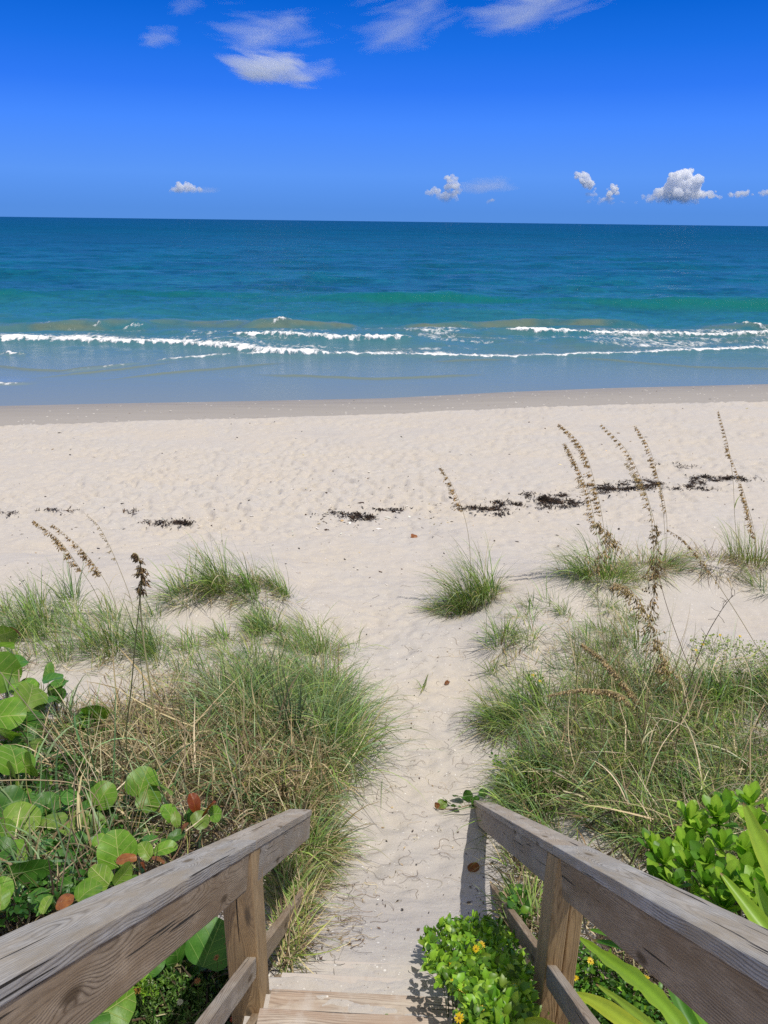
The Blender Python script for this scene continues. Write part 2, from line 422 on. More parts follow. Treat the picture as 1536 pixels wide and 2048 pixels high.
def mat_sea():
    t = NT('sea_water'); P = t.coord('Object')
    x, y, z = t.sep(P)
    foam = t.attr('foam'); turb = t.attr('turbid'); face = t.attr('face')
    # body colour by depth of water
    ly = t.math('LOGARITHM', t.math('MAXIMUM', y, 1.0), 10.0)
    body = t.ramp(t.rng(ly, 1.5, 3.6), [(0.0, (0.20, 0.245, 0.265)), (0.06, (0.13, 0.215, 0.255)), (0.10, (0.05, 0.175, 0.215)), (0.15, (0.020, 0.165, 0.215)),
                                        (0.26, (0.004, 0.140, 0.200)), (0.45, (0.002, 0.115, 0.235)), (0.70, (0.0, 0.085, 0.225)), (1.0, (0.0, 0.058, 0.205))])
    n = t.noise(t.mapping(P, (0.05, 0.07, 1)), 1.0, 8, 0.68)
    n2 = t.noise(t.mapping(P, (0.55, 0.9, 1)), 1.0, 6, 0.65)
    n4 = t.noise(t.mapping(P, (0.012, 0.010, 1)), 1.0, 7, 0.66)
    far = t.rng(y, 50, 90)
    body = t.mix(t.math('MULTIPLY', far, t.math('MULTIPLY', t.rng(n, 0.40, 0.62), 0.75)), body, (0.0, 0.065, 0.135))
    body = t.mix(t.math('MULTIPLY', far, t.math('MULTIPLY', t.rng(n2, 0.45, 0.64), 0.65)), body, (0.0, 0.05, 0.10))
    body = t.mix(t.math('MULTIPLY', t.rng(y, 120, 300), t.math('MULTIPLY', t.rng(n4, 0.42, 0.62), 0.6)), body, (0.0, 0.055, 0.13))
    body = t.mix(turb, body, (0.165, 0.19, 0.125))
    body = t.mix(face, body, (0.002, 0.150, 0.130))
    # foam: solid at the breaking line, a torn lace behind it
    lw = t.vadd(P, t.comb(t.math('MULTIPLY', t.noise(P, 1.3, 4, 0.6), 1.1), t.math('MULTIPLY', t.noise(t.vadd(P, (7, 3, 0)), 1.3, 4, 0.6), 1.6), 0.0))
    v1 = t.voro(t.mapping(lw, (1.1, 0.45, 0)), 1.0, 'DISTANCE_TO_EDGE'); v2 = t.voro(t.mapping(lw, (2.8, 1.1, 0)), 1.0, 'DISTANCE_TO_EDGE')
    lace = t.math('MAXIMUM', t.rng(v1, 0.0, 0.13, 1.0, 0.0), t.math('MULTIPLY', t.rng(v2, 0.0, 0.16, 1.0, 0.0), 0.85))
    fn = t.noise(t.mapping(P, (1.6, 0.8, 0)), 1.5, 6, 0.72)
    thr = t.math('ADD', t.math('MULTIPLY', lace, 0.55), t.math('MULTIPLY', t.math('SUBTRACT', fn, 0.52), 2.0))
    fm = t.rng(t.math('ADD', foam, t.math('MULTIPLY', thr, t.rng(foam, 0.0, 0.25, 0.0, 0.85))), 0.56, 1.06)
    c = t.mix(fm, body, (0.86, 0.86, 0.86))
    t.base(c)
    t.rough(t.math('MAXIMUM', t.rng(ly, 1.8, 2.6, 0.10, 0.34), t.math('MULTIPLY', fm, 0.9)))
    t.set(t.b.inputs['Specular IOR Level'], t.math('MINIMUM', t.rng(ly, 1.6, 2.1, 0.85, 0.09), t.rng(ly, 2.0, 2.7, 0.09, 0.012)))
    t.b.inputs['IOR'].default_value = 1.33
    # ripples
    b1 = t.noise(t.mapping(P, (1.2, 2.0, 1)), 1.0, 6, 0.66)
    b2 = t.noise(t.mapping(P, (0.30, 0.55, 1)), 1.0, 7, 0.66)
    b3 = t.noise(t.mapping(P, (0.07, 0.12, 1)), 1.0, 8, 0.66)
    calm = t.rng(y, 36.5, 50, 0.05, 1.0)
    h = t.math('ADD', t.math('MULTIPLY', b1, 0.16), t.math('MULTIPLY', t.math('MULTIPLY', b2, 0.7), t.rng(y, 50, 120)))
    h = t.math('ADD', h, t.math('MULTIPLY', t.math('MULTIPLY', b3, 2.4), t.rng(y, 150, 600)))
    h = t.math('MULTIPLY', h, calm)
    h = t.math('ADD', h, t.math('MULTIPLY', fm, 0.05))
    t.normal(t.bump(h, 1.0, 1.0))
    return t.m

# ------------------------------------------------------------------ sea
def line_world(pts, z=0.0):
    w = np.array([onz(a, b, z)[:2] for a, b in pts]); return w[:, 0], w[:, 1]
def wave(X, Y, pts, amp, wf, wb, ends=1.5, wob=0.0, seed=0, z=0.0):
    """profile of one wave whose crest follows the polyline; returns (signed distance seaward, envelope)"""
    lx, ly = line_world(pts, z)
    yc = np.interp(X, lx, ly) + wob * fbm(X * 0.45, X * 0 + seed, 70 + seed, 3)
    env = sstep(lx[0] - ends * 0.2, lx[0] + ends, X) * (1 - sstep(lx[-1] - ends, lx[-1] + ends * 0.2, X))
    if pts[0][0] <= 0: env = 1 - sstep(lx[-1] - ends, lx[-1] + ends * 0.2, X)
    if pts[-1][0] >= 1536 and pts[0][0] > 0: env = sstep(lx[0] - ends * 0.2, lx[0] + ends, X)
    if pts[0][0] <= 0 and pts[-1][0] >= 1536: env = np.ones_like(X)
    d = Y - yc
    prof = np.where(d < 0, np.exp(-(d / wf) ** 2), np.exp(-(d / wb) ** 2))
    return d, env, prof * env * amp
def build_sea():
    ys = [26.0]
    while ys[-1] < 40000:
        y = ys[-1]
        ys.append(y + (0.5 if y < 31 else 0.12 if y < 62 else 0.24 if y < 92 else y * 0.012))
    ys = np.array(ys)
    core = np.linspace(-1, 1, 620)
    hw = 0.58 * ys + 3
    k = np.array([0.1, 0.3, 0.8, 2.0, 5.0]) 
    X = np.concatenate([-hw[:, None] * (1 + k[::-1][None]), hw[:, None] * core[None], hw[:, None] * (1 + k[None])], 1)
    Y = np.repeat(ys[:, None], X.shape[1], 1)
    Z = np.zeros_like(X); foam = np.zeros_like(X); turb = np.zeros_like(X); face = np.zeros_like(X)
    # chop
    r = np.random.default_rng(3)
    fade = sstep(40, 56, Y) * (1 - sstep(150, 420, Y)) 
    for i in range(26):
        L = 0.8 * 1.16 ** i; a = 0.0085 * L ** 0.75
        th = r.normal(0, 0.5); kx, ky = math.sin(th), math.cos(th)
        if L < 3: f2 = 1 - sstep(60, 110, Y)
        else: f2 = 1.0
        Z += a * np.sin(2 * math.pi * (X * kx + Y * ky) / L + r.uniform(0, 6.28) + 2.0 * pn(X / L / 3, Y / L / 3, 90 + i)) * fade * f2
    # long swells out to sea
    for (yc, a, w, ph) in [(118, .22, 5, 1), (150, .2, 6, 2.2), (196, .22, 8, 3.1), (260, .25, 10, 4), (360, .3, 14, 5)]:
        yy = yc + 0.05 * yc * fbm(X / yc * 4, X * 0 + ph, 60, 3)
        Z += a * np.exp(-((Y - yy) / w) ** 2) * (0.4 + 0.9 * np.clip(pn(X / yc * 3, X * 0 + ph, 61) + 0.5, 0, 1))
    # green swell about to rise
    d, env, p = wave(X, Y, [(0, 588), (150, 585), (380, 582), (600, 590), (768, 594), (1000, 594), (1250, 602), (1536, 608)], 0.75, 2.2, 3.6, seed=1, wob=1.2, z=0.3)
    am = 0.55 + 0.9 * pn(X * 0.06, X * 0 + 1.7, 64)
    Z += p * am
    face = np.maximum(face, np.where(d < 0, np.exp(-((d + 1.6) / 2.0) ** 2), np.exp(-((d + 1.6) / 1.6) ** 2)) * np.clip(am * 1.5 - 0.1, 0, 1) * 0.85)
    d, env, p = wave(X, Y, [(300, 572), (600, 575), (1000, 578), (1300, 574)], 0.35, 2.0, 3.5, ends=8, seed=2, wob=1.5, z=0.2)
    Z += p
    # breaking line: turbid faces
    for pts, a, s in [([(0, 648), (150, 646), (310, 648)], 0.50, 3), ([(470, 650), (560, 646), (700, 649), (740, 652)], 0.52, 4),
                      ([(280, 640), (400, 640), (520, 642)], 0.25, 5), ([(790, 640), (900, 640), (1050, 633), (1180, 640), (1300, 643)], 0.46, 6),
                      ([(1380, 650), (1450, 646), (1536, 646)], 0.42, 7), ([(960, 664), (1000, 660), (1020, 662)], 0.5, 8)]:
        d, env, p = wave(X, Y, pts, a, 0.8, 1.7, ends=2.0, seed=s, wob=0.5, z=0.25)
        Z += p
        turb = np.maximum(turb, env * np.exp(-((d + 0.7) / 1.3) ** 2) * np.clip(0.40 + 1.1 * fbm(X * 0.22, Y * 0.45, 71, 3), 0.0, 0.75))
        foam = np.maximum(foam, env * np.exp(-((d - 0.3) / 1.2) ** 2) * (0.10 + 0.42 * np.clip(pn(X * 0.35, X * 0 + s, 77), 0, 1)))
    # white breakers
    FL = [([(0, 681), (150, 680), (350, 687), (545, 702), (660, 706)], 0.22, 0.50, 2.4, 0.98, 1.0),
          ([(448, 674), (600, 680), (768, 684), (835, 683)], 0.20, 0.42, 1.2, 0.92, 0.9),
          ([(1000, 663), (1100, 666), (1250, 672), (1400, 675), (1536, 677)], 0.24, 0.52, 1.8, 0.98, 1.0),
          ([(228, 658), (260, 654), (296, 651)], 0.22, 0.6, 0.5, 0.9, 0.8), ([(532, 654), (560, 650), (592, 648)], 0.20, 0.6, 0.5, 0.9, 0.8),
          ([(1455, 646), (1500, 648), (1536, 652)], 0.22, 0.6, 0.8, 0.9, 0.8), ([(0, 704), (40, 704), (66, 706)], 0.08, 0.3, 0.4, 0.85, 0.6),
          ([(160, 655), (190, 653), (225, 651)], 0.14, 0.5, 0.6, 0.45, 0.8)]
    for i, (pts, a, wf, wb, fo, en) in enumerate(FL):
        d, env, p = wave(X, Y, pts, a, wf * 0.6, wb, ends=1.2, seed=20 + i, wob=0.35, z=0.12)
        jag = 0.35 * pn(X * 2.3, X * 0 + i, 83) + 0.2 * pn(X * 6.1, X * 0 + i, 84)
        Z += p * 0.8 * (1 + 0.9 * jag) + 0.16 * env * np.exp(-((d) / 0.6) ** 2) * fbm(X * 2.6, Y * 3, 85, 3)
        dd = d + jag
        f = np.where(dd < 0, 1 - sstep(0, wf, -dd), 1 - 0.72 * sstep(0.0, wb * 0.7, dd)) * np.where(dd > wb * 0.7, np.exp(-((dd - wb * .7) / (wb * 1.1)) ** 2), 1)
        foam = np.maximum(foam, f * fo * env * (0.95 + 0.55 * pn(X * 0.5, X * 0 + i, 86) + 0.25 * pn(X * 1.7, Y * 1.5, 87)))
    # last wash lines on the flat
    for i, (pts, fo, wb) in enumerate([([(470, 707), (545, 706), (768, 709), (1000, 712), (1200, 708), (1400, 703), (1536, 702)], 0.82, 0.9),
                                       ([(290, 724), (330, 718), (400, 712), (480, 706)], 0.62, 0.5), ([(110, 746), (200, 735), (300, 722)], 0.30, 0.5),
                                       ([(0, 767), (30, 767), (68, 766)], 0.5, 0.2)]):
        d, env, p = wave(X, Y, pts, 0.07, 0.16, 1.0, ends=1.0, seed=40 + i, wob=0.12, z=0.03)
        jag = 0.28 * pn(X * 1.9, X * 0 + i, 88) + 0.12 * pn(X * 6, X * 0 + i, 89)
        Z += p
        dd = d + jag
        f = np.where(dd < 0, 1 - sstep(0, 0.22, -dd), np.exp(-(dd / wb) ** 2) * 0.55 + 0.45 * np.exp(-(dd / 0.35) ** 2))
        foam = np.maximum(foam, f * fo * env)
    # thin wash ridges
    for i, pts in enumerate([[(60, 757), (200, 742), (380, 720)], [(1130, 712), (1250, 722), (1400, 732), (1536, 735)], [(200, 760), (420, 738), (600, 722)],
                             [(0, 733), (120, 742), (260, 728)], [(500, 748), (760, 757), (980, 748)], [(830, 722), (950, 718), (1050, 716)]]):
        d, env, p = wave(X, Y, pts, 0.05, 0.10, 0.5, ends=2.5, seed=50 + i, wob=0.3, z=0.02)
        Z += p
        turb = np.maximum(turb, env * np.exp(-((d + 0.12) / 0.28) ** 2) * 0.55)
    # lace between the lines
    lx, ly = line_world([(0, 684), (300, 690), (545, 705), (768, 709), (1000, 712), (1200, 708), (1536, 702)])
    yin = np.interp(X, lx, ly)
    zone = sstep(-0.2, 1.0, Y - yin) * (1 - sstep(54, 62, Y))
    patchy = sstep(-0.12, 0.30, fbm(X * 0.12 + 4, Y * 0.25, 95, 3))
    right = sstep(-4, 4, X)
    foam = np.maximum(foam, zone * (0.12 + 0.30 * patchy) * (0.75 + 0.40 * right))
    turb = np.maximum(turb, zone * 0.30 * sstep(-0.3, 0.4, fbm(X * 0.1, Y * 0.2, 97, 3)))
    turb = np.maximum(turb, 0.45 * np.exp(-((Y - 58) / 4.5) ** 2) * sstep(-0.25, 0.45, fbm(X * 0.12, Y * 0.25, 98, 3)))
    Z += 0.004 + 0.012 * pn(X * 0.9, Y * 1.4, 99) * sstep(1.0, 5, Y - W(X)) * (1 - sstep(60, 70, Y))
    me = np_mesh('sea', np.stack([X, Y, Z], -1).reshape(-1, 3), grid_faces(*X.shape),
                 {'foam': np.clip(foam, 0, 1.4).ravel(), 'turbid': np.clip(turb, 0, 1).ravel(), 'face': np.clip(face, 0, 1).ravel()})
    tag(link('sea', me, None, M['sea']), kind='structure')

# ------------------------------------------------------------------ timber
def board(name, p0, p1, w, t, mat, parent, side=Vector((1, 0, 0)), bev=0.004, over=0.0, wob=0.0015, seg=0.06):
    """plank from p0 to p1 (centre line); w along `side`, t across; mesh in local axes x=length, y=width, z=thickness"""
    p0, p1 = Vector(p0), Vector(p1); ax = (p1 - p0); L = ax.length; ax.normalize()
    yv = (side - ax * side.dot(ax)).normalized(); zv = ax.cross(yv)
    n = max(2, int(L / seg))
    # rounded cross-section
    cs = []
    for sy, sz in ((1, 1), (-1, 1), (-1, -1), (1, -1)):
        a0 = {(1, 1): 0, (-1, 1): 90, (-1, -1): 180, (1, -1): 270}[(sy, sz)]
        for k in range(3):
            a = R_(a0 + 45 * k); cs.append((sy * (w / 2 - bev) + bev * math.cos(a), sz * (t / 2 - bev) + bev * math.sin(a)))
    cs = np.array(cs); m = len(cs); sd = rng.uniform(0, 99)
    V = []
    for i in range(n + 1):
        x = L * i / n
        q = cs.copy()
        q[:, 0] += wob * np.array([pn(x * 7, sd + c[0] * 60 + c[1] * 20) for c in cs])
        q[:, 1] += wob * np.array([pn(x * 7 + 9, sd + c[1] * 60 + c[0] * 20) for c in cs])
        V += [(x, a, b) for a, b in q]
    bm = bmesh.new(); vs = [bm.verts.new(v) for v in V]
    for i in range(n):
        for j in range(m):
            bm.faces.new((vs[i * m + j], vs[i * m + (j + 1) % m], vs[(i + 1) * m + (j + 1) % m], vs[(i + 1) * m + j]))
    bm.faces.new(list(reversed(vs[:m]))); bm.faces.new(vs[-m:])
    bmesh.ops.recalc_face_normals(bm, faces=bm.faces)
    me = bpy.data.meshes.new(name); bm.to_mesh(me); bm.free()
    o = link(name, me, parent, mat)
    mw = Matrix((ax, yv, zv)).transposed().to_4x4(); mw.translation = p0
    o.matrix_parent_inverse = Matrix(); 
    o.matrix_local = (parent.matrix_local.inverted() @ mw) if parent else mw
    return o
SD = Vector((0.033, 1.0, -0.797))              # stair slope direction per metre of y
SIDE = Vector((1, -0.033, 0)).normalized()
def rail_pt(lat0, y, drop): # point on a slope line that passes (lat0, 2.5, EYE-drop)
    return Vector((lat0, 2.5, EYE - drop)) + SD * (y - 2.5)
UPN = Vector((0, 0.634, 0.773))                   # normal of the slope plane
UPN = SD.cross(Vector((1, 0, 0))); UPN = -UPN.normalized() if UPN.z < 0 else UPN.normalized()
def build_rail(side, inner, label, yend, joint, ylow):
    root = empty('stair_handrail', (inner, 2.5, ground_at(inner, 2.5)))
    bpy.context.view_layer.update()
    tag(root, label, 'handrail', 'handrails of the beach stairs')
    s = 1 if side == 'R' else -1
    cw, ct = 0.150, 0.038
    def cap_c(y): return rail_pt(inner + s * cw / 2, y, 2.41) - UPN * ct / 2
    def sb_c(y, d=0.0): return rail_pt(inner + s * (0.019 + 0.006 + d), y, 2.41) - UPN * (ct + 0.0695 + 0.001)
    board('cap_board', cap_c(-0.35), cap_c(joint - 0.0015), cw, ct, M['wood_grey'], root, SIDE)
    board('cap_board', cap_c(joint + 0.0015), cap_c(yend), cw, ct, M['wood_grey2'], root, SIDE)
    py0, pdy = joint - 0.02, 0.19                    # post sits under the joint
    pa, pb = py0 - pdy / 2 + 0.02, py0 + pdy / 2 + 0.02
    board('side_board', sb_c(-0.35), sb_c(pa - 0.002), 0.038, 0.139, M['wood_side'], root, SIDE)
    board('side_board', sb_c(pb + 0.002), sb_c(yend - 0.01), 0.038, 0.139, M['wood_side2'], root, SIDE)
    zc = lambda y: cap_c(y).z
    # posts: vertical timbers with a sloping top hidden under the cap
    def post(x0, x1, ya, yb, mat, zbot):
        o = board('post', (0, 0, zbot), (0, 0, cap_c(ya).z), abs(x1 - x0), yb - ya, mat, root, SIDE, bev=0.006)
        # centre it and cut its top to the slope
        cx = (x0 + x1) / 2; cy = (ya + yb) / 2
        o.matrix_local = root.matrix_local.inverted() @ (Matrix.Translation((cx, cy, zbot)) @ Matrix((Vector((0, 0, 1)), SIDE, Vector((0, 0, 1)).cross(SIDE))).transposed().to_4x4())
        for v in o.data.vertices:
            wpt = (Matrix.Translation((cx, cy, zbot)) @ Matrix((Vector((0, 0, 1)), SIDE, Vector((0, 0, 1)).cross(SIDE))).transposed().to_4x4()) @ v.co
            # clearance under the cap underside plane
            top = (rail_pt(inner, wpt.y, 2.41) - UPN * (ct + 0.001)).z + 0.0
            lim = EYE - 2.41 - 0.797 * (wpt.y - 2.5) - (ct + 0.002) / UPN.z
            if wpt.z > lim - 0.0005: v.co.x -= (wpt.z - lim)
        return o
    gz = ground_at(inner + s * 0.1, joint) - 0.35
    xin = inner + s * 0.004 + SD.x * (joint - 2.5)
    if side == 'L': post(xin, xin + s * 0.136, pa, pb, M['wood_post'], gz)
    else:
        post(xin, xin + s * 0.072, pa, pb, M['wood_post'], gz)
        post(xin + s * 0.077, xin + s * 0.136, pa + 0.012, pb - 0.01, M['wood_post'], gz)
    # a second post higher up, beside the camera, outside the frame
    for yy in (0.75,):
        x2 = inner + SD.x * (yy - 2.5) + s * 0.046
        post(x2, x2 + s * 0.09, yy - 0.07, yy + 0.07, M['wood_post'], ground_at(x2, yy) - 0.3)
    # lower rail
    def lr(y): return rail_pt(inner + s * (0.019 + 0.012), y, 2.41) - Vector((0, 0, 0.69))
    board('lower_rail', lr(-0.3), lr(pa - 0.002), 0.040, 0.090, M['wood_side2'], root, SIDE)
    board('lower_rail', lr(pb + 0.002), lr(ylow), 0.040, 0.090, M['wood_side'], root, SIDE)
    return root
def build_stairs():
    root = empty('beach_stairs', (0.12, 2.8, 3.6)); bpy.context.view_layer.update()
    tag(root, 'weathered wooden steps going down between the handrails, lowest ones drifted over with sand', 'stairs')
    for i, (yn, zn0, m) in enumerate([(1.05, 4.90, 'tread'), (1.30, 4.69, 'tread'), (1.55, 4.48, 'tread'), (1.80, 4.27, 'tread'), (2.05, 4.06, 'tread'),
                                     (2.30, 3.85, 'tread'), (2.55, 3.64, 'tread'), (2.80, 3.43, 'tread_sandy'), (3.05, 3.22, 'tread_buried')]):
        cx = 0.10 + SD.x * (yn - 2.5); zn = zn0 + 0.4
        a = Vector((cx - 0.60, yn - 0.07 + 0.024, zn - 0.019)); b = Vector((cx + 0.60, yn - 0.07 - 0.024, zn - 0.019))
        board('tread', a, b, 0.139, 0.038, M[m], root, Vector((0, 1, 0)), bev=0.005)
        a2 = a - Vector((0, 0.142, 0)); b2 = b - Vector((0, 0.142, 0))
        board('tread', a2, b2, 0.137, 0.038, M[m], root, Vector((0, 1, 0)), bev=0.005)
    for x in (-0.545, 0.735):
        p = lambda y: rail_pt(x, y, 2.41) - Vector((0, 0, 1.13))
        board('stringer', p(0.2), p(3.1), 0.038, 0.235, M['wood_side'], root, SIDE)
# ------------------------------------------------------------------ build: setting
M['sand'] = mat_sand()
M['sea'] = mat_sea()
def build_drift():
    V = []; F = []; n0 = 0; W_ = []
    for yn, top, cov in ((2.80, 3.83, 0.75), (2.55, 4.04, -0.25), (3.05, 3.62, 1.3)):
        gx = np.linspace(-0.60, 0.80, 240); gy = np.linspace(yn - 0.270, yn - 0.004, 70); X, Y = np.meshgrid(gx, gy)
        edge = sstep(0, 0.012, yn - 0.002 - Y)
        t_ = fbm(X * 4.5 + yn * 9, Y * 9, 120, 4) * 0.9 + (yn - Y - 0.08) * 1.6 + cov * 0.35 + 0.25 * sstep(0.35, 0.6, np.abs(X - 0.1))
        Z = top + np.clip(t_ * 0.022, -0.004, 0.03) * edge - 0.003 * (1 - edge)
        V.append(np.stack([X, Y, Z], -1).reshape(-1, 3)); F.append(grid_faces(*X.shape) + n0); n0 += X.size
    V = np.concatenate(V); me = np_mesh('drifted_sand', V, np.concatenate(F), {'wet': np.full(len(V), -15.0), 'shore': np.full(len(V), -30.0)})
    tag(link('drifted_sand', me, None, M['sand']), 'pale sand drifted over the lower wooden steps', 'drifted sand', kind='stuff')
M['wood_grey'] = mat_wood('wood_grey', (0.50, 0.475, 0.435), (0.135, 0.118, 0.10), (0.33, 0.265, 0.18), 0.6, ringf=210)
M['wood_grey2'] = mat_wood('wood_grey2', (0.52, 0.465, 0.395), (0.18, 0.148, 0.112), (0.36, 0.27, 0.18), 0.5, ringf=210)
M['wood_side'] = mat_wood('wood_side', (0.44, 0.345, 0.24), (0.105, 0.068, 0.04), (0.22, 0.145, 0.08), 0.6, ringf=150)
M['wood_side2'] = mat_wood('wood_side2', (0.46, 0.405, 0.335), (0.14, 0.11, 0.085), (0.28, 0.20, 0.13), 0.5, ringf=170)
M['wood_post'] = mat_wood('wood_post', (0.52, 0.36, 0.19), (0.19, 0.115, 0.055), (0.34, 0.25, 0.15), 0.4, ringf=160)
M['tread'] = mat_wood('tread', (0.56, 0.48, 0.39), (0.16, 0.105, 0.07), (0.34, 0.22, 0.145), 0.65, sandy=0.25, ringf=150)
M['tread_sandy'] = mat_wood('tread_sandy', (0.54, 0.47, 0.40), (0.27, 0.20, 0.145), (0.36, 0.24, 0.17), 0.4, sandy=0.95, ringf=120)
M['tread_buried'] = mat_wood('tread_buried', (0.54, 0.47, 0.40), (0.27, 0.20, 0.145), (0.36, 0.24, 0.17), 0.4, sandy=1.7, ringf=120)
build_ground()
build_sea()
build_rail('L', -0.518, 'weathered grey timber handrail on the left of the stairs, grass drooping over its foot', 4.15, 2.53, 3.95)
build_rail('R', 0.709, 'weathered grey timber handrail on the right of the stairs, ending at the vine', 5.32, 2.47, 4.15)
build_stairs()
build_drift()
#@@NEXT
# ------------------------------------------------------------------ vegetation materials
def mat_leafy(name, attr='Col', rough=0.45, trans=0.35, gain=1.0, spec=0.4):
    t = NT(name)
    c = t.attr(attr, 'Color')
    if gain != 1.0: c = t.mix(1.0, c, (gain, gain, gain), 'MULTIPLY')
    n = t.noise(t.coord('Object'), 22.0, 5, 0.65)
    c = t.mix(t.math('MULTIPLY', t.rng(n, 0.45, 0.75), 0.35), c, t.mix(1.0, c, (0.55, 0.62, 0.6), 'MULTIPLY'))
    t.base(c); t.rough(rough); t.b.inputs['Specular IOR Level'].default_value = spec
    tr = t.node('BsdfTranslucent'); t.l.new(t.mix(1.0, c, (1.15, 1.25, 0.7), 'MULTIPLY'), tr.inputs['Color'])
    mx = t.node('MixShader'); mx.inputs[0].default_value = trans
    t.l.new(t.b.outputs[0], mx.inputs[1]); t.l.new(tr.outputs[0], mx.inputs[2]); t.l.new(mx.outputs[0], t.out.inputs['Surface'])
    return t.m
def mat_grape(name, c1, c2, vein, trans=0.3, rough=0.32):
    """round leaf in local XY, base at (0,-1), tip at (0,1)"""
    t = NT(name); P = t.coord('Object'); x, y, z = t.sep(P)
    info = t.node('ObjectInfo').outputs['Random']
    ax = t.math('ABSOLUTE', x)
    midw = t.rng(ax, 0.012, 0.030, 1.0, 0.0)
    ph = t.math('FRACT', t.math('ADD', t.math('MULTIPLY', t.math('SUBTRACT', y, t.math('MULTIPLY', t.math('POWER', ax, 0.85), 0.75)), 2.1), 0.35))
    side = t.math('MULTIPLY', t.rng(t.math('ABSOLUTE', t.math('SUBTRACT', ph, 0.5)), 0.02, 0.065, 1.0, 0.0), t.rng(ax, 0.75, 0.95, 1.0, 0.0))
    v = t.math('MAXIMUM', midw, t.math('MULTIPLY', side, 0.75))
    net = t.voro(P, 9.0, 'DISTANCE_TO_EDGE')
    v2 = t.math('MULTIPLY', t.rng(net, 0.0, 0.05, 1.0, 0.0), 0.22)
    n = t.noise(t.vadd(P, t.comb(t.math('MULTIPLY', info, 50.0), 0.0, 0.0)), 1.6, 5, 0.6)
    c = t.mix(t.rng(n, 0.35, 0.65), c1, c2)
    c = t.mix(t.math('MAXIMUM', v, v2), c, vein)
    sp = t.noise(t.vadd(P, t.comb(t.math('MULTIPLY', info, 90.0), 3.0, 0.0)), 7.0, 3, 0.6)
    c = t.mix(t.math('MULTIPLY', t.rng(sp, 0.66, 0.72), 0.7), c, (0.14, 0.07, 0.025))
    hs = t.node('HueSaturation'); t.l.new(c, hs.inputs['Color']); t.set(hs.inputs['Value'], t.math('ADD', 0.8, t.math('MULTIPLY', info, 0.4)))
    c = hs.outputs[0]
    t.base(c); t.rough(rough + 0.08); t.b.inputs['Specular IOR Level'].default_value = 0.35
    t.normal(t.bump(t.math('ADD', v, t.math('MULTIPLY', n, 0.5)), 0.01, 0.5))
    tr = t.node('BsdfTranslucent'); t.l.new(t.mix(1.0, c, (1.2, 1.3, 0.5), 'MULTIPLY'), tr.inputs['Color'])
    mx = t.node('MixShader'); mx.inputs[0].default_value = trans
    t.l.new(t.b.outputs[0], mx.inputs[1]); t.l.new(tr.outputs[0], mx.inputs[2]); t.l.new(mx.outputs[0], t.out.inputs['Surface'])
    return t.m
M['blade'] = mat_leafy('grass_blade', rough=0.5, trans=0.28)
M['leafy'] = mat_leafy('soft_leaf', rough=0.38, trans=0.35)
M['oat'] = mat_leafy('oat_spikelet', rough=0.7, trans=0.45, gain=1.12, spec=0.2)
M['dry'] = mat_leafy('dry_matter', rough=0.8, trans=0.1, spec=0.2)
M['strap'] = mat_leafy('strap_leaf', rough=0.40, trans=0.38, spec=0.4)
M['leafy'] = M['leafy']
M['grape_green'] = mat_grape('grape_green', (0.17, 0.34, 0.03), (0.10, 0.235, 0.02), (0.42, 0.50, 0.15))
M['grape_dark'] = mat_grape('grape_dark', (0.065, 0.19, 0.02), (0.04, 0.135, 0.018), (0.20, 0.34, 0.08), trans=0.2)
M['grape_olive'] = mat_grape('grape_olive', (0.21, 0.335, 0.045), (0.13, 0.24, 0.03), (0.42, 0.47, 0.17))
M['grape_red'] = mat_grape('grape_red', (0.30, 0.065, 0.018), (0.20, 0.04, 0.012), (0.40, 0.14, 0.04), trans=0.25)
M['grape_rust'] = mat_grape('grape_rust', (0.30, 0.11, 0.03), (0.17, 0.055, 0.02), (0.32, 0.16, 0.06), trans=0.15)

# ------------------------------------------------------------------ blades
GREEN = [(0.20, 0.37, 0.055), (0.15, 0.285, 0.04), (0.33, 0.475, 0.11), (0.07, 0.15, 0.028)]
BLUEG = [(0.18, 0.33, 0.13), (0.12, 0.25, 0.09), (0.29, 0.43, 0.21), (0.06, 0.14, 0.055)]
STRAW = [(0.60, 0.48, 0.28), (0.44, 0.33, 0.18), (0.70, 0.58, 0.37), (0.28, 0.19, 0.10)]
OLIVE = [(0.31, 0.38, 0.08), (0.40, 0.43, 0.12), (0.18, 0.235, 0.05)]
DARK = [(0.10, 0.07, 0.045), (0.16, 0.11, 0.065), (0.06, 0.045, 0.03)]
WK, NK = 1.8, 0.46
def palette(r, n, mixw):
    """mixw: [(palette, weight)]"""
    w = np.array([m[1] for m in mixw], float); w /= w.sum()
    k = r.choice(len(mixw), n, p=w); out = np.zeros((n, 3))
    for i, (pal, _) in enumerate(mixw):
        pal = np.array(pal); m = k == i; out[m] = pal[r.integers(0, len(pal), m.sum())]
    return out * r.uniform(0.5, 1.4, (n, 1)) * r.uniform(0.95, 1.05, (n, 3))
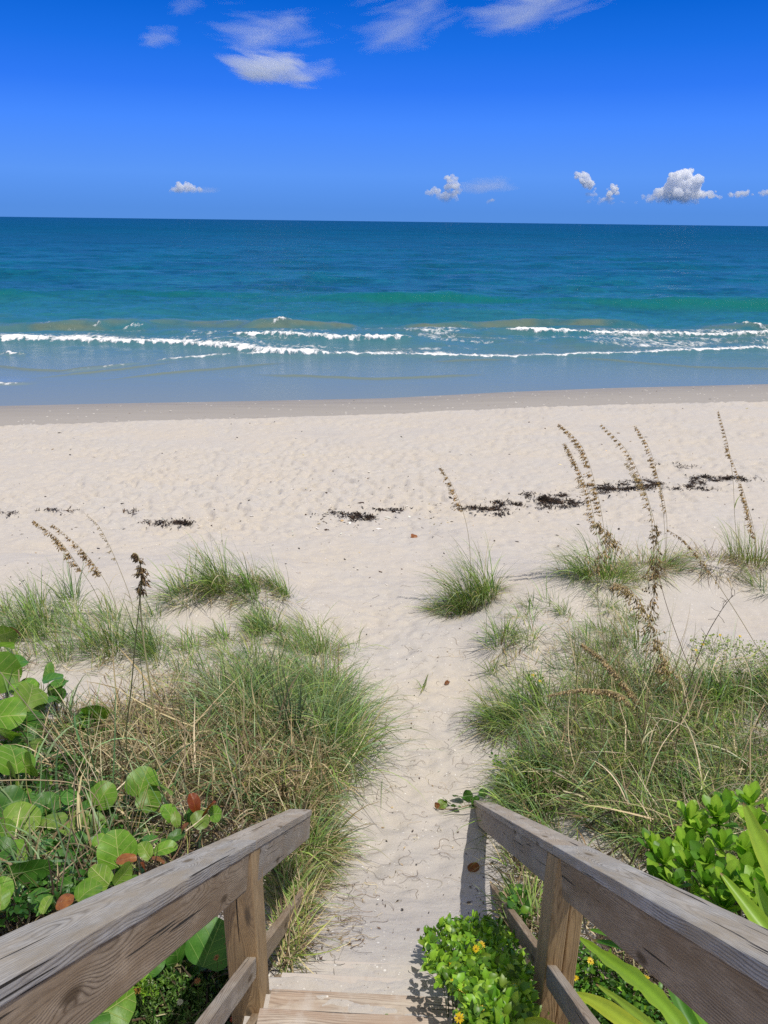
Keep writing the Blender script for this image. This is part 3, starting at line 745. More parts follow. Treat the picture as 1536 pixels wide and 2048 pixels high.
def blades(r, base, az, L, tilt, bend, width, col, seg=6, ground=None, power=1.4, tipcol=None, twist=0.5):
    n = len(base); t = np.linspace(0, 1, seg + 1); width = width * WK * np.exp(r.normal(0, 0.28, n))
    ang = tilt[:, None] + bend[:, None] * t[None] ** power
    az2 = az[:, None] + (r.normal(0, 0.35, n)[:, None]) * t[None]
    st = (L / seg)[:, None]
    dx = np.sin(ang) * np.cos(az2); dy = np.sin(ang) * np.sin(az2); dz = np.cos(ang)
    d = np.stack([dx, dy, dz], -1) * st[..., None]
    P = base[:, None, :] + np.concatenate([np.zeros((n, 1, 3)), np.cumsum(d[:, 1:], 1)], 1)
    if ground is not None:
        g = ground(P[..., 0], P[..., 1]); low = g + 0.006 + 0.02 * r.random((n, 1))
        P[..., 2] = np.maximum(P[..., 2], low)
    wa = az + math.pi / 2 + r.normal(0, twist, n)
    wv = np.stack([np.cos(wa), np.sin(wa), r.normal(0, 0.25, n)], -1)
    wp = (width[:, None] * (1 - t[None]) ** 0.6 * np.minimum(1, 0.6 + t[None] * 3))[..., None] * 0.5
    A = P - wv[:, None] * wp; B = P + wv[:, None] * wp
    V = np.stack([A, B], 2).reshape(n, (seg + 1) * 2, 3)
    off = (np.arange(n) * (seg + 1) * 2)[:, None, None]
    k = np.arange(seg)[:, None] * 2
    f = np.concatenate([k, k + 1, k + 3, k + 2], 1)[None] + off
    c = np.repeat(col[:, None], (seg + 1) * 2, 1)
    tt = np.repeat(t, 2)[None, :, None]
    if tipcol is not None: c = c * (1 - tt ** 3 * 0.5) + np.array(tipcol) * tt ** 3 * 0.5
    return V.reshape(-1, 3), f.reshape(-1, 4), np.clip(c, 0, 1).reshape(-1, 3)
class Acc:
    def __init__(s): s.V = []; s.F = []; s.C = []; s.n = 0
    def add(s, vfc):
        v, f, c = vfc
        if len(v) == 0: return
        s.V.append(np.asarray(v, float)); s.F.append(np.asarray(f) + s.n); s.C.append(np.asarray(c)); s.n += len(v)
    def mesh(s, name, origin=(0, 0, 0)):
        V = np.concatenate(s.V) - np.array(origin)
        return np_mesh(name, V, np.concatenate(s.F), {'Col': np.concatenate(s.C)})
STAIRS = [False]
def surface(x, y):
    g = terrain(x, y)
    if STAIRS[0]:
        st = 4.25 - 0.82 * (y - 2.3); g = np.where((np.abs(x - 0.10) < 0.60) & (y < 2.95) & (y > 0.8), np.maximum(g, st), g)
    return g
def solve_ground(px, py, h=0.0):
    px = np.asarray(px, float); py = np.asarray(py, float); n = len(px)
    d = (px[:, None] - 768) / FPX * _R - (py[:, None] - 1024) / FPX * _U + _F
    t = np.full(n, 1.6); done = np.zeros(n, bool)
    for i in range(420):
        p = d * t[:, None]; z = p[:, 2] + EYE; g = surface(p[:, 0], p[:, 1]) + h
        gap = z - g; done |= gap <= 0.002
        if done.all(): break
        t = np.where(done, t, t + np.clip(gap * 0.5, 0.0015, 0.6))
    return d * t[:, None] + np.array([0, 0, EYE])
def in_poly(r, poly, n):
    poly = np.array(poly, float); lo, hi = poly.min(0), poly.max(0); out = []
    cnt = 0
    while cnt < n:
        q = r.uniform(lo, hi, (n * 3, 2)); x, y = q.T; ins = np.zeros(len(q), bool); j = len(poly) - 1
        for i in range(len(poly)):
            xi, yi = poly[i]; xj, yj = poly[j]
            c = ((yi > y) != (yj > y)) & (x < (xj - xi) * (y - yi) / (yj - yi + 1e-9) + xi); ins ^= c; j = i
        out.append(q[ins]); cnt += ins.sum()
    return np.concatenate(out)[:n]
WIND = math.pi + 0.25                      # blades lean to the left, a little towards the camera side
def tuft_blades(r, cx, cy, n, L, rad, mixw, lean=0.35, bend=1.1, wind=0.55, width=0.005, seg=6, sink=0.0, up=0.0):
    n = max(8, int(n * NK)) if n > 60 else n
    a = r.uniform(0, 2 * math.pi, n); q = rad * np.sqrt(r.random(n))
    bx = cx + q * np.cos(a); by = cy + q * np.sin(a)
    base = np.stack([bx, by, terrain(bx, by) - 0.02], -1)
    ox = np.cos(a) * (0.35 + q / rad) + wind * math.cos(WIND) * 1.6; oy = np.sin(a) * (0.35 + q / rad) + wind * math.sin(WIND) * 1.6
    az = np.arctan2(oy, ox) + r.normal(0, 0.45, n)
    Ls = L * r.uniform(0.45, 1.1, n)
    tilt = np.abs(r.normal(lean, 0.22, n)) * (0.4 + 0.8 * q / rad); bd = np.clip(r.normal(bend, 0.45, n), 0.1, 2.6)
    return blades(r, base, az, Ls, tilt, bd, width * r.uniform(0.6, 1.3, n), palette(r, n, mixw), seg, terrain, tipcol=(0.40, 0.33, 0.17))
SPARSE = [(GREEN, 7), (OLIVE, 2.5), (STRAW, 1.4), (BLUEG, 2.5)]
LUSH = [(GREEN, 4), (BLUEG, 5), (STRAW, 1.2), (OLIVE, 1)]
DRYMIX = [(STRAW, 6), (OLIVE, 2), (GREEN, 1.5), (DARK, 1)]
def region_tufts(acc, r, poly, ntuft, nb, L, rad, mixw, **kw):
    q = in_poly(r, poly, ntuft); P = solve_ground(q[:, 0], q[:, 1])
    for p in P:
        k = r.uniform(0.7, 1.25)
        acc.add(tuft_blades(r, p[0], p[1], int(nb * k), L * k, rad * k, mixw, **kw))
def region_litter(acc, r, poly, n, L, mixw, h=0.05, width=0.004, flat=0.3, bend=0.9, seg=5, wind=0.0):
    """tangled blades lying at all angles within a thickness h over the ground"""
    n = int(n * 0.6); q = in_poly(r, poly, n); P = solve_ground(q[:, 0], q[:, 1])
    P[:, 2] += r.uniform(0.0, 1.0, n) ** 1.5 * h
    az = r.uniform(0, 2 * math.pi, n)
    if wind: az = np.where(r.random(n) < wind, WIND + r.normal(0, 0.7, n), az)
    tilt = np.clip(r.normal(1.25, flat, n), 0.1, 1.8)
    acc.add(blades(r, P, az, L * r.uniform(0.4, 1.2, n), tilt, r.normal(0.35, bend * 0.6, n), width * r.uniform(0.6, 1.4, n), palette(r, n, mixw), seg, terrain))

def build_grass():
    r = np.random.default_rng(11)
    # ---- left bank: one tangled mass
    A = Acc()
    region_tufts(A, r, [(-30, 1215), (140, 1205), (330, 1235), (340, 1290), (250, 1345), (-30, 1350)], 26, 66, 0.55, 0.16, SPARSE, width=0.0045)
    region_tufts(A, r, [(430, 1245), (560, 1230), (700, 1275), (700, 1320), (560, 1330), (420, 1300)], 19, 64, 0.48, 0.15, SPARSE, width=0.0045)
    region_tufts(A, r, [(330, 1290), (480, 1310), (700, 1340), (690, 1400), (480, 1400), (330, 1370)], 17, 70, 0.52, 0.16, SPARSE, width=0.0045)
    region_tufts(A, r, [(430, 1370), (670, 1360), (695, 1430), (710, 1500), (600, 1500), (450, 1450)], 44, 120, 0.78, 0.17, LUSH, bend=1.45, wind=0.15)
    region_tufts(A, r, [(620, 1420), (705, 1430), (705, 1550), (660, 1580), (610, 1500)], 15, 95, 0.85, 0.14, LUSH, bend=1.6, wind=-0.35)
    region_litter(A, r, [(0, 1240), (330, 1260), (690, 1300), (700, 1400), (430, 1400), (140, 1345), (0, 1340)], 2600, 0.26, DRYMIX, 0.04, 0.0035)
    region_litter(A, r, [(190, 1430), (330, 1390), (450, 1400), (620, 1470), (705, 1530), (670, 1630), (600, 1640), (420, 1600), (200, 1560), (90, 1500)], 9000, 0.34, [(STRAW, 7), (OLIVE, 1.2), (DARK, 1.2)], 0.26, 0.0042, flat=0.5)
    region_tufts(A, r, [(200, 1440), (400, 1420), (640, 1500), (695, 1560), (640, 1640), (440, 1600), (220, 1540)], 40, 34, 0.60, 0.18, [(BLUEG, 5), (GREEN, 2), (STRAW, 2)], width=0.0065, bend=1.5)
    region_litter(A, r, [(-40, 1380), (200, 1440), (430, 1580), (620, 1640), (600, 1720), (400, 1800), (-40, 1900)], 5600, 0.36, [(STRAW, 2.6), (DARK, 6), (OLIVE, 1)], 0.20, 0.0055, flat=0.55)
    region_tufts(A, r, [(-40, 1420), (150, 1440), (420, 1580), (560, 1640), (380, 1720), (-40, 1880)], 40, 20, 0.60, 0.14, [(BLUEG, 6), (STRAW, 3)], width=0.011, bend=1.3, lean=0.3)
    # grass hanging over the foot of the left rail and along the path edge
    region_tufts(A, r, [(560, 1600), (660, 1600), (655, 1680), (620, 1740), (580, 1710)], 17, 56, 0.55, 0.13, [(STRAW, 4), (GREEN, 3), (BLUEG, 3)], wind=-0.45, bend=1.6)
    region_litter(A, r, [(560, 1700), (650, 1660), (680, 1700), (630, 1800), (600, 1930), (555, 1960)], 2200, 0.30, [(STRAW, 6), (OLIVE, 3), (GREEN, 2), (DARK, 2)], 0.10, 0.0035)
    region_tufts(A, r, [(550, 1760), (610, 1740), (590, 1860), (555, 1880)], 7, 45, 0.40, 0.08, [(GREEN, 4), (BLUEG, 2), (STRAW, 2)], wind=-0.2, bend=1.5)
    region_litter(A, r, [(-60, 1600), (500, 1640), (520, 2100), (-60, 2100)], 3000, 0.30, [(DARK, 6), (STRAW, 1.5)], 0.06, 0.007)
    region_tufts(A, r, [(-30, 1195), (140, 1190), (330, 1215), (340, 1330), (-30, 1340)], 12, 55, 0.70, 0.12, [(GREEN, 5), (BLUEG, 3), (OLIVE, 1)], width=0.0045, lean=0.15, bend=1.0, wind=0.4)
    region_litter(A, r, [(230, 1420), (620, 1450), (700, 1600), (420, 1620), (200, 1600)], 500, 0.75, [(STRAW, 5), (BLUEG, 2)], 0.30, 0.006, flat=0.5, bend=1.2, seg=8)
    region_litter(A, r, [(150, 1500), (420, 1560), (560, 1640), (330, 1760), (120, 1840)], 230, 0.75, [([(0.74, 0.62, 0.42), (0.62, 0.50, 0.32)], 5), (BLUEG, 2)], 0.30, 0.0075, flat=0.6, bend=1.2, seg=8)
    region_litter(A, r, [(700, 1400), (780, 1420), (770, 1560), (720, 1600)], 60, 0.45, [(GREEN, 4), (STRAW, 2)], 0.15, 0.0035, bend=1.5, seg=8)
    o = link('dune_grass', A.mesh('dune_grass'), None, M['blade'])
    tag(o, 'tangled green and straw-coloured dune grass covering the left bank beside the path', 'dune grass', kind='stuff')
    # ---- right bank
    B = Acc()
    region_tufts(B, r, [(990, 1215), (1120, 1195), (1290, 1200), (1290, 1290), (1180, 1310), (1000, 1290)], 21, 66, 0.42, 0.15, SPARSE, width=0.0042)
    region_tufts(B, r, [(985, 1350), (1190, 1300), (1280, 1330), (1260, 1440), (1100, 1450), (985, 1450)], 24, 85, 0.48, 0.17, [(GREEN, 6), (BLUEG, 2.5), (OLIVE, 2), (STRAW, 1.5)], width=0.0048)
    region_litter(B, r, [(985, 1230), (1290, 1220), (1280, 1330), (1100, 1440), (970, 1440)], 1500, 0.26, DRYMIX, 0.04, 0.0035)
    region_litter(B, r, [(1180, 1370), (1560, 1340), (1580, 1780), (1340, 1760), (1160, 1660), (1010, 1640), (1000, 1580), (1100, 1530), (1160, 1460)], 8500, 0.38, [(STRAW, 2.6), (OLIVE, 2.5), (DARK, 4), (GREEN, 3.5)], 0.24, 0.0045, flat=0.55)
    region_tufts(B, r, [(1160, 1370), (1560, 1350), (1580, 1740), (1340, 1740), (1150, 1640), (1020, 1620), (1100, 1510)], 110, 44, 0.60, 0.17, [(BLUEG, 5), (GREEN, 5), (OLIVE, 2), (STRAW, 1.6)], width=0.0058, bend=1.4)
    region_tufts(B, r, [(1000, 1560), (1060, 1540), (1110, 1620), (1020, 1640)], 8, 45, 0.45, 0.12, [(BLUEG, 5), (GREEN, 3)], wind=0.2, bend=1.5)
    region_tufts(B, r, [(1010, 1720), (1080, 1700), (1110, 1900), (1060, 1900)], 12, 34, 0.42, 0.10, [(GREEN, 4), (STRAW, 3), (DARK, 1)], wind=0.1, bend=1.3)
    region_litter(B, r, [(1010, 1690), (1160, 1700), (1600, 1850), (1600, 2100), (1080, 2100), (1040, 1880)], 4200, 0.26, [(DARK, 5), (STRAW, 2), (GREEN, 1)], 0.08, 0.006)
    region_litter(B, r, [(1130, 1340), (1560, 1330), (1580, 1740), (1300, 1740), (1060, 1620)], 700, 0.85, [([(0.74, 0.62, 0.42), (0.60, 0.47, 0.30)], 5), (BLUEG, 2), (OLIVE, 1)], 0.35, 0.0055, flat=0.7, bend=1.2, seg=8)
    region_tufts(B, r, [(1150, 1330), (1330, 1330), (1330, 1560), (1150, 1560)], 22, 12, 0.95, 0.10, [([(0.62, 0.48, 0.28), (0.42, 0.30, 0.17)], 3), (OLIVE, 1)], width=0.0045, lean=0.08, bend=0.35, wind=0.1)
    region_tufts(B, r, [(1000, 1610), (1090, 1640), (1130, 1690), (1060, 1680)], 8, 26, 0.55, 0.08, [(BLUEG, 4), (GREEN, 3), (STRAW, 1)], wind=0.9, bend=1.6)
    o = link('dune_grass', B.mesh('dune_grass'), None, M['blade'])
    tag(o, 'tangled olive grass and dead straw covering the right bank above the handrail', 'dune grass', kind='stuff')
    # ---- stray roots, runners and litter on the sand of the path
    C = Acc()
    for poly, n, L, w in [([(690, 1230), (840, 1230), (970, 1330), (960, 1500), (960, 1700), (700, 1900), (640, 1900), (740, 1500), (730, 1350)], 190, 0.20, 0.0026),
                          ([(600, 1700), (740, 1700), (700, 1900), (600, 1920)], 130, 0.22, 0.0026),
                          ([(930, 1400), (1010, 1420), (1000, 1500), (900, 1470)], 60, 0.16, 0.0026),
                          ([(560, 1100), (900, 1060), (1100, 1160), (980, 1330), (700, 1330), (600, 1200)], 70, 0.18, 0.0035)]:
        q = in_poly(r, poly, n); P = solve_ground(q[:, 0], q[:, 1]); P[:, 2] += 0.004
        seg = 12; base = P; az = r.uniform(0, 6.28, n); curl = r.normal(0, 2.2, n); t = np.linspace(0, 1, seg + 1)
        a = az[:, None] + curl[:, None] * t + 0.8 * np.sin(t[None] * r.uniform(3, 9, (n, 1)) + r.uniform(0, 6, (n, 1)))
        Ls = L * r.uniform(0.3, 1.3, n)
        px = base[:, 0:1] + np.cumsum(np.cos(a) * (Ls / seg)[:, None], 1); py = base[:, 1:2] + np.cumsum(np.sin(a) * (Ls / seg)[:, None], 1)
        pz = terrain(px, py) + 0.004 + 0.015 * np.sin(t[None] * math.pi) * r.random((n, 1))
        PP = np.stack([px, py, pz], -1); nx = -np.sin(a); ny = np.cos(a)
        wv = np.stack([nx, ny, np.full_like(nx, 0.5)], -1) * (w * r.uniform(0.5, 1.0, (n, 1)))[..., None] * 0.5
        V = np.stack([PP - wv, PP + wv], 2).reshape(-1, 3)
        off = (np.arange(n) * (seg + 1) * 2)[:, None, None]; k = np.arange(seg)[:, None] * 2
        f = (np.concatenate([k, k + 1, k + 3, k + 2], 1)[None] + off).reshape(-1, 4)
        col = palette(r, n, [([(0.16, 0.11, 0.075), (0.24, 0.17, 0.11), (0.10, 0.07, 0.05)], 1), (STRAW, .6)])
        C.add((V, f, np.repeat(col, (seg + 1) * 2, 0)))
    # crumbs of bark, shell and leaf
    for poly, n, sz in [([(600, 1200), (980, 1200), (980, 1900), (560, 1930)], 1100, 0.0065), ([(960, 1680), (1040, 1700), (1020, 1860), (930, 1840)], 200, 0.008),
                        ([(0, 960), (1536, 900), (1536, 1150), (0, 1190)], 900, 0.020), ([(0, 800), (1536, 760), (1536, 900), (0, 930)], 260, 0.028), ([(620, 1000), (900, 1000), (900, 1060), (620, 1060)], 180, 0.03)]:
        q = in_poly(r, poly, n); P = solve_ground(q[:, 0], q[:, 1]); P[:, 2] += 0.003
        a = r.uniform(0, 6.28, n); l = sz * r.exponential(0.8, n).clip(0.15, 3); w = l * r.uniform(0.15, 0.6, n)
        u = np.stack([np.cos(a), np.sin(a), r.normal(0, 0.15, n)], -1) * l[:, None]; v = np.stack([-np.sin(a), np.cos(a), r.normal(0, 0.3, n)], -1) * w[:, None]
        V = np.stack([P - u, P - v * 0.9, P + u * 0.8, P + v], 1); V[:, :, 2] += 0.004
        f = np.arange(n * 4).reshape(n, 4)
        col = palette(r, n, [([(0.09, 0.06, 0.045), (0.15, 0.10, 0.07), (0.05, 0.04, 0.035)], 3), ([(0.80, 0.76, 0.70)], 1.6), (STRAW, 1)])
        C.add((V.reshape(-1, 3), f, np.repeat(col, 4, 0)))
    o = link('beach_litter', C.mesh('beach_litter'), None, M['dry'])
    tag(o, 'dry roots, bark crumbs and shell bits scattered over the sand', 'beach litter', kind='stuff')

def tuft(px, py, n, L, rad, mixw, label, group='separate grass clumps', extra=None, **kw):
    r = np.random.default_rng(int(px * 7 + py)); p = solve_ground([px], [py])[0]
    A = Acc(); A.add(tuft_blades(r, p[0], p[1], int(n * 1.9) if n > 60 else n, L * 1.12, rad * 1.1, mixw, **kw))
    if extra: extra(A, r, p)
    me = A.mesh('grass_clump', (p[0], p[1], p[2])); o = link('grass_clump', me, None, M['blade']); o.location = tuple(p)
    tag(o, label, 'grass clump', group); return o
def skirt(n, L, rad, mixw=DRYMIX, h=0.05):
    def f(A, r, p):
        a = r.uniform(0, 6.28, n); q = rad * np.sqrt(r.random(n)); bx = p[0] + q * np.cos(a); by = p[1] + q * np.sin(a) * 0.7
        base = np.stack([bx, by, terrain(bx, by) + r.random(n) * h], -1)
        A.add(blades(r, base, a + r.normal(0, 0.7, n), L * r.uniform(0.4, 1.2, n), np.clip(r.normal(1.2, 0.3, n), 0.3, 1.7), r.normal(0.3, 0.5, n), 0.004 * r.uniform(0.6, 1.3, n), palette(r, n, mixw), 5, terrain))
    return f
def build_tufts():
    LG = [(GREEN, 7), (OLIVE, 1.5), (STRAW, 1), (BLUEG, 1)]
    tuft(948, 1205, 520, 0.88, 0.30, LG, 'big dense green grass clump standing alone at the right edge of the sandy path', lean=0.30, bend=1.15, wind=0.75, extra=skirt(330, 0.32, 0.42))
    tuft(905, 1222, 200, 0.45, 0.25, SPARSE, 'low straggling grass at the left foot of the big lone clump by the path', lean=0.6, bend=1.2, wind=0.9, extra=skirt(160, 0.30, 0.35))
    tuft(1205, 1160, 430, 0.85, 0.30, LG, 'thick dark green grass clump under the pair of sea oats with the fullest seed heads', lean=0.4, bend=1.3, wind=0.4, extra=skirt(220, 0.35, 0.5))
    tuft(1150, 1150, 170, 0.60, 0.22, SPARSE, 'thin grass clump leaning left out of the thick dark one below the sea oats', lean=0.5, bend=1.2, wind=0.9)
    tuft(1285, 1140, 260, 0.55, 0.32, DRYMIX, 'brownish half dead grass clump right of the thick green one under the sea oats', lean=0.6, bend=1.3, wind=0.1, extra=skirt(260, 0.35, 0.5))
    tuft(1330, 1135, 120, 0.55, 0.22, SPARSE, 'wispy grass clump at the foot of the two tall middle sea oats', lean=0.5, bend=1.2, wind=-0.5)
    tuft(1425, 1128, 200, 0.45, 0.35, DRYMIX, 'low brown thatch of dead grass on the crest at far right', lean=0.9, bend=0.9, wind=0.2, extra=skirt(320, 0.35, 0.6, [(DARK, 3), (STRAW, 4)]))
    tuft(1500, 1125, 260, 0.75, 0.30, [(GREEN, 4), (OLIVE, 4), (STRAW, 2)], 'tall thin olive grass clump on the crest at the right edge of the photo', lean=0.25, bend=0.8, wind=0.2, extra=skirt(260, 0.35, 0.5, [(DARK, 3), (STRAW, 4)]))
    tuft(1530, 1180, 90, 0.5, 0.2, SPARSE, 'small grass clump just below the tall olive one at the right edge', lean=0.4, bend=1.0)
    tuft(372, 1195, 210, 0.62, 0.22, SPARSE, 'bluish grass clump at the left end of the row on the far hummock', lean=0.45, bend=1.2, wind=0.3, extra=skirt(140, 0.3, 0.3))
    tuft(432, 1178, 230, 0.78, 0.16, LG, 'tallest green grass clump in the row on the far left hummock', lean=0.25, bend=1.2, wind=0.85, extra=skirt(220, 0.35, 0.45))
    tuft(500, 1188, 170, 0.72, 0.14, LG, 'curving green grass clump, third in the row on the far left hummock', lean=0.25, bend=1.15, wind=0.85, extra=skirt(200, 0.35, 0.4))
    tuft(562, 1186, 160, 0.62, 0.13, LG, 'green grass clump at the path end of the row on the far left hummock', lean=0.25, bend=1.1, wind=0.9, extra=skirt(90, 0.25, 0.3))
    tuft(530, 1262, 150, 0.42, 0.13, SPARSE, 'small grass clump with dark dead base below the far left row', lean=0.4, bend=1.1, extra=skirt(120, 0.2, 0.2, [(DARK, 4), (STRAW, 2)]))
    tuft(640, 1305, 260, 0.55, 0.22, SPARSE, 'bushy grass clump at the path edge above the dense left bank', lean=0.4, bend=1.2, wind=0.2)
    tuft(845, 1378, 16, 0.20, 0.03, [(OLIVE, 1), (GREEN, 1)], 'tiny lone grass sprig growing in the middle of the path', lean=0.3, bend=0.6, wind=0.1, width=0.006)
    tuft(985, 1345, 26, 0.30, 0.05, [(GREEN, 2), (OLIVE, 1)], 'small upright grass sprig at the right edge of the path', lean=0.3, bend=0.8, wind=0.3, width=0.006)
    tuft(1000, 1285, 130, 0.45, 0.16, SPARSE, 'loose yellowish grass clump just right of the path below the big lone clump', lean=0.4, bend=1.0, wind=0.2)
    tuft(585, 1490, 46, 0.75, 0.07, [([(0.05, 0.115, 0.065), (0.04, 0.09, 0.05)], 1)], 'stiff upright dark blue-green grass clump standing in the dense left bank', lean=0.08, bend=0.15, wind=0.1, width=0.012)
    tuft(215, 1300, 230, 0.62, 0.22, SPARSE, 'upright grass clump in the left band, below the left pair of sea oats', lean=0.3, bend=1.0, wind=0.4)
    tuft(60, 1262, 230, 0.62, 0.25, SPARSE, 'feathery grass clump at the far left edge, above the round leaves', lean=0.35, bend=1.1, wind=0.5)
    tuft(1260, 1290, 160, 0.50, 0.18, [(GREEN, 3), (BLUEG, 3), (STRAW, 2)], 'grey-green grass clump behind the big arching seed head', lean=0.3, bend=1.0)
    tuft(1075, 1440, 300, 0.62, 0.26, [(GREEN, 6), (BLUEG, 3), (OLIVE, 2)], 'large bright green grass clump at the inner edge of the right bank', lean=0.45, bend=1.4, wind=0.5)
    tuft(1010, 1445, 220, 0.50, 0.2, [(GREEN, 6), (OLIVE, 3), (STRAW, 1)], 'green grass clump spilling leftward on to the path from the right bank', lean=0.6, bend=1.3, wind=0.8, extra=skirt(120, 0.25, 0.3))

# ------------------------------------------------------------------ tubes and sea oats
def tube(pts, rad, n=6, col=(0.3, 0.25, 0.15), smooth_n=None):
    P = np.array(pts, float)
    if smooth_n:
        t = np.linspace(0, 1, len(P)); s = np.linspace(0, 1, smooth_n); Q = np.zeros((smooth_n, 3))
        # Catmull-Rom through the points
        u = s * (len(P) - 1); i = np.clip(u.astype(int), 0, len(P) - 2); f = (u - i)[:, None]
        g = lambda k: P[np.clip(k, 0, len(P) - 1)]
        p0, p1, p2, p3 = g(i - 1), g(i), g(i + 1), g(i + 2)
        Q = 0.5 * (2 * p1 + (p2 - p0) * f + (2 * p0 - 5 * p1 + 4 * p2 - p3) * f ** 2 + (3 * p1 - p0 - 3 * p2 + p3) * f ** 3)
        P = Q
    m = len(P); T = np.gradient(P, axis=0); T /= np.linalg.norm(T, axis=1)[:, None] + 1e-9
    ref = np.array([0.3, 0.9, 0.1]); A = np.cross(T, ref); A /= np.linalg.norm(A, axis=1)[:, None] + 1e-9; B = np.cross(T, A)
    rr = np.interp(np.linspace(0, 1, m), np.linspace(0, 1, len(np.atleast_1d(rad))), np.atleast_1d(rad)) if np.ndim(rad) else np.full(m, rad)
    a = np.arange(n) * 2 * math.pi / n
    V = P[:, None] + rr[:, None, None] * (np.cos(a)[None, :, None] * A[:, None] + np.sin(a)[None, :, None] * B[:, None])
    i = np.arange(m - 1)[:, None] * n; j = np.arange(n)[None]; k = (j + 1) % n
    F = np.stack([i + j, i + k, i + n + k, i + n + j], -1).reshape(-1, 4)
    c = np.array(col, float)
    C = np.repeat(c[None], m * n, 0) if c.ndim == 1 else np.repeat(np.stack([np.interp(np.linspace(0, 1, m), np.linspace(0, 1, len(c)), c[:, q]) for q in range(3)], -1), n, 0)
    return V.reshape(-1, 3), F, C, P
def lens(r, P, D, W, ln, wd, col, nseg=3):
    """flat pointed spikelets: centre P (n,3), long dir D, width dir W"""
    n = len(P); N = np.cross(D, W); N /= np.linalg.norm(N, axis=1)[:, None] + 1e-9
    ln = ln[:, None]; wd = wd[:, None]
    V = np.stack([P, P + D * ln * .3 + W * wd * .5, P + D * ln * .7 + W * wd * .42, P + D * ln, P + D * ln * .7 - W * wd * .42, P + D * ln * .3 - W * wd * .5,
                  P + D * ln * .5 + N * wd * .22, P + D * ln * .5 - N * wd * .22], 1)
    f = []
    ring = [0, 1, 2, 3, 4, 5]
    for top, flip in ((6, False), (7, True)):
        for i in range(0, 6, 2):
            q = [ring[i], ring[(i + 1) % 6], ring[(i + 2) % 6], top]
            f.append(q[::-1] if flip else q)
    f = np.array(f)[None] + (np.arange(n) * 8)[:, None, None]
    return V.reshape(-1, 3), f.reshape(-1, 4), np.repeat(col, 8, 0)
def unit(v): return v / (np.linalg.norm(v, axis=-1, keepdims=True) + 1e-9)
def sea_oat(path, y, label, p0=0.55, both=False, dens=60, sz=0.028, stemcol=((0.36, 0.32, 0.14), (0.46, 0.35, 0.18)), headcol=STRAW, rad=0.0036, branch=0.10, side=-1, ytop=None, droop=0.6, leaves=1, seed=0):
    """path: photo pixels from the ground up; y: distance of the foot"""
    dens = int(dens * 1.45); r = np.random.default_rng(abs(100 + seed + int(path[0][0]))); ytop = y if ytop is None else ytop
    n = len(path); pts = [aty(a, b, y + (ytop - y) * i / (n - 1)) for i, (a, b) in enumerate(path)]
    g = ground_at(pts[0][0], pts[0][1])
    if pts[0][2] > g: pts = [np.array([pts[0][0], pts[0][1], g - 0.03])] + pts
    root = empty('sea_oats', pts[0]); tag(root, label, 'sea oats', 'sea oats with ripe seed heads')
    org = np.array(pts[0])
    V, F, C, P = tube(pts, (rad, rad * 0.75, rad * 0.35), 5, stemcol, 48)
    me = np_mesh('stem', V - org, F, {'Col': C}); link('stem', me, root, M['dry'])
    # seed head: branchlets with hanging spikelets along the top
    m = len(P); T = np.gradient(P, axis=0); T = unit(T)
    A = Acc(); k = p0 + (1 - p0) * (np.floor(r.random(dens) * dens / 4.5) + 0.5 + r.normal(0, 0.18, dens)) / (dens / 4.5); k = np.sort(np.clip(k, p0, 1.0)); idx = (k * (m - 1)).astype(int); idx = np.clip(idx, 0, m - 1)
    base = P[idx]; tt = T[idx]; rel = (k - p0) / (1 - p0)
    tp = (1.0 - 0.62 * rel) * np.clip(0.45 + rel * 4, 0, 1); bl = branch * 1.15 * tp * r.uniform(0.35, 1.2, dens)
    sd = np.stack([(r.choice([-1, 1], dens) if both else side) * r.uniform(0.2, 1.0, dens), r.normal(0, 0.55, dens), np.full(dens, -droop) * r.uniform(0.3, 1.5, dens)], -1)
    bd = unit(unit(sd) + tt * 0.55)
    for i in range(dens):
        q = [base[i], base[i] + bd[i] * bl[i] * 0.5 + np.array([0, 0, 0.004]), base[i] + bd[i] * bl[i] + np.array([0, 0, -0.2 * bl[i]])]
        v, f, c, _ = tube(q, 0.0008, 3, headcol[i % len(headcol)]); A.add((v, f, c))
    ns = 4
    for s in range(ns):
        f = (s + 0.6) / ns; Pp = base + bd * (bl * f)[:, None] + r.normal(0, 0.003, (dens, 3))
        sz_ = sz * 1.35; D = unit(bd * 0.6 + np.array([side * 0.2, 0, -0.8]) + r.normal(0, 0.35, (dens, 3))); Wv = unit(np.cross(D, r.normal(0, 1, (dens, 3))))
        A.add(lens(r, Pp, D, Wv, sz_ * tp ** 0.5 * r.uniform(0.7, 1.25, dens), sz_ * 0.30 * tp ** 0.5 * r.uniform(0.7, 1.2, dens), palette(r, dens, [(headcol, 1)])))
    link('seed_head', A.mesh('seed_head', org), root, M['oat'])
    if leaves:
        nl = leaves * 3; kk = r.uniform(0.05, p0 * 0.8, nl)
        for q in range(nl):
            b = P[int(kk[q] * (m - 1))][None]; one = lambda lo, hi: r.uniform(lo, hi, 1)
            v, f, c = blades(r, b, one(0, 6.28), one(0.2, 0.5), one(0.2, 0.7), one(0.8, 2.0), np.full(1, 0.005), palette(r, 1, [(STRAW, 1), (OLIVE, 1)]), 7)
            link('leaf', np_mesh('leaf', v - org, f, {'Col': c}), root, M['blade'])
    return root
HEAD_D = [(0.60, 0.43, 0.21), (0.74, 0.56, 0.31), (0.36, 0.23, 0.11)]
HEAD_L = [(0.62, 0.49, 0.30), (0.50, 0.38, 0.22), (0.72, 0.59, 0.39)]
HEAD_N = [(0.16, 0.10, 0.055), (0.34, 0.23, 0.12), (0.56, 0.42, 0.24)]
HEAD_B = [(0.07, 0.045, 0.03), (0.13, 0.085, 0.05), (0.24, 0.17, 0.10)]
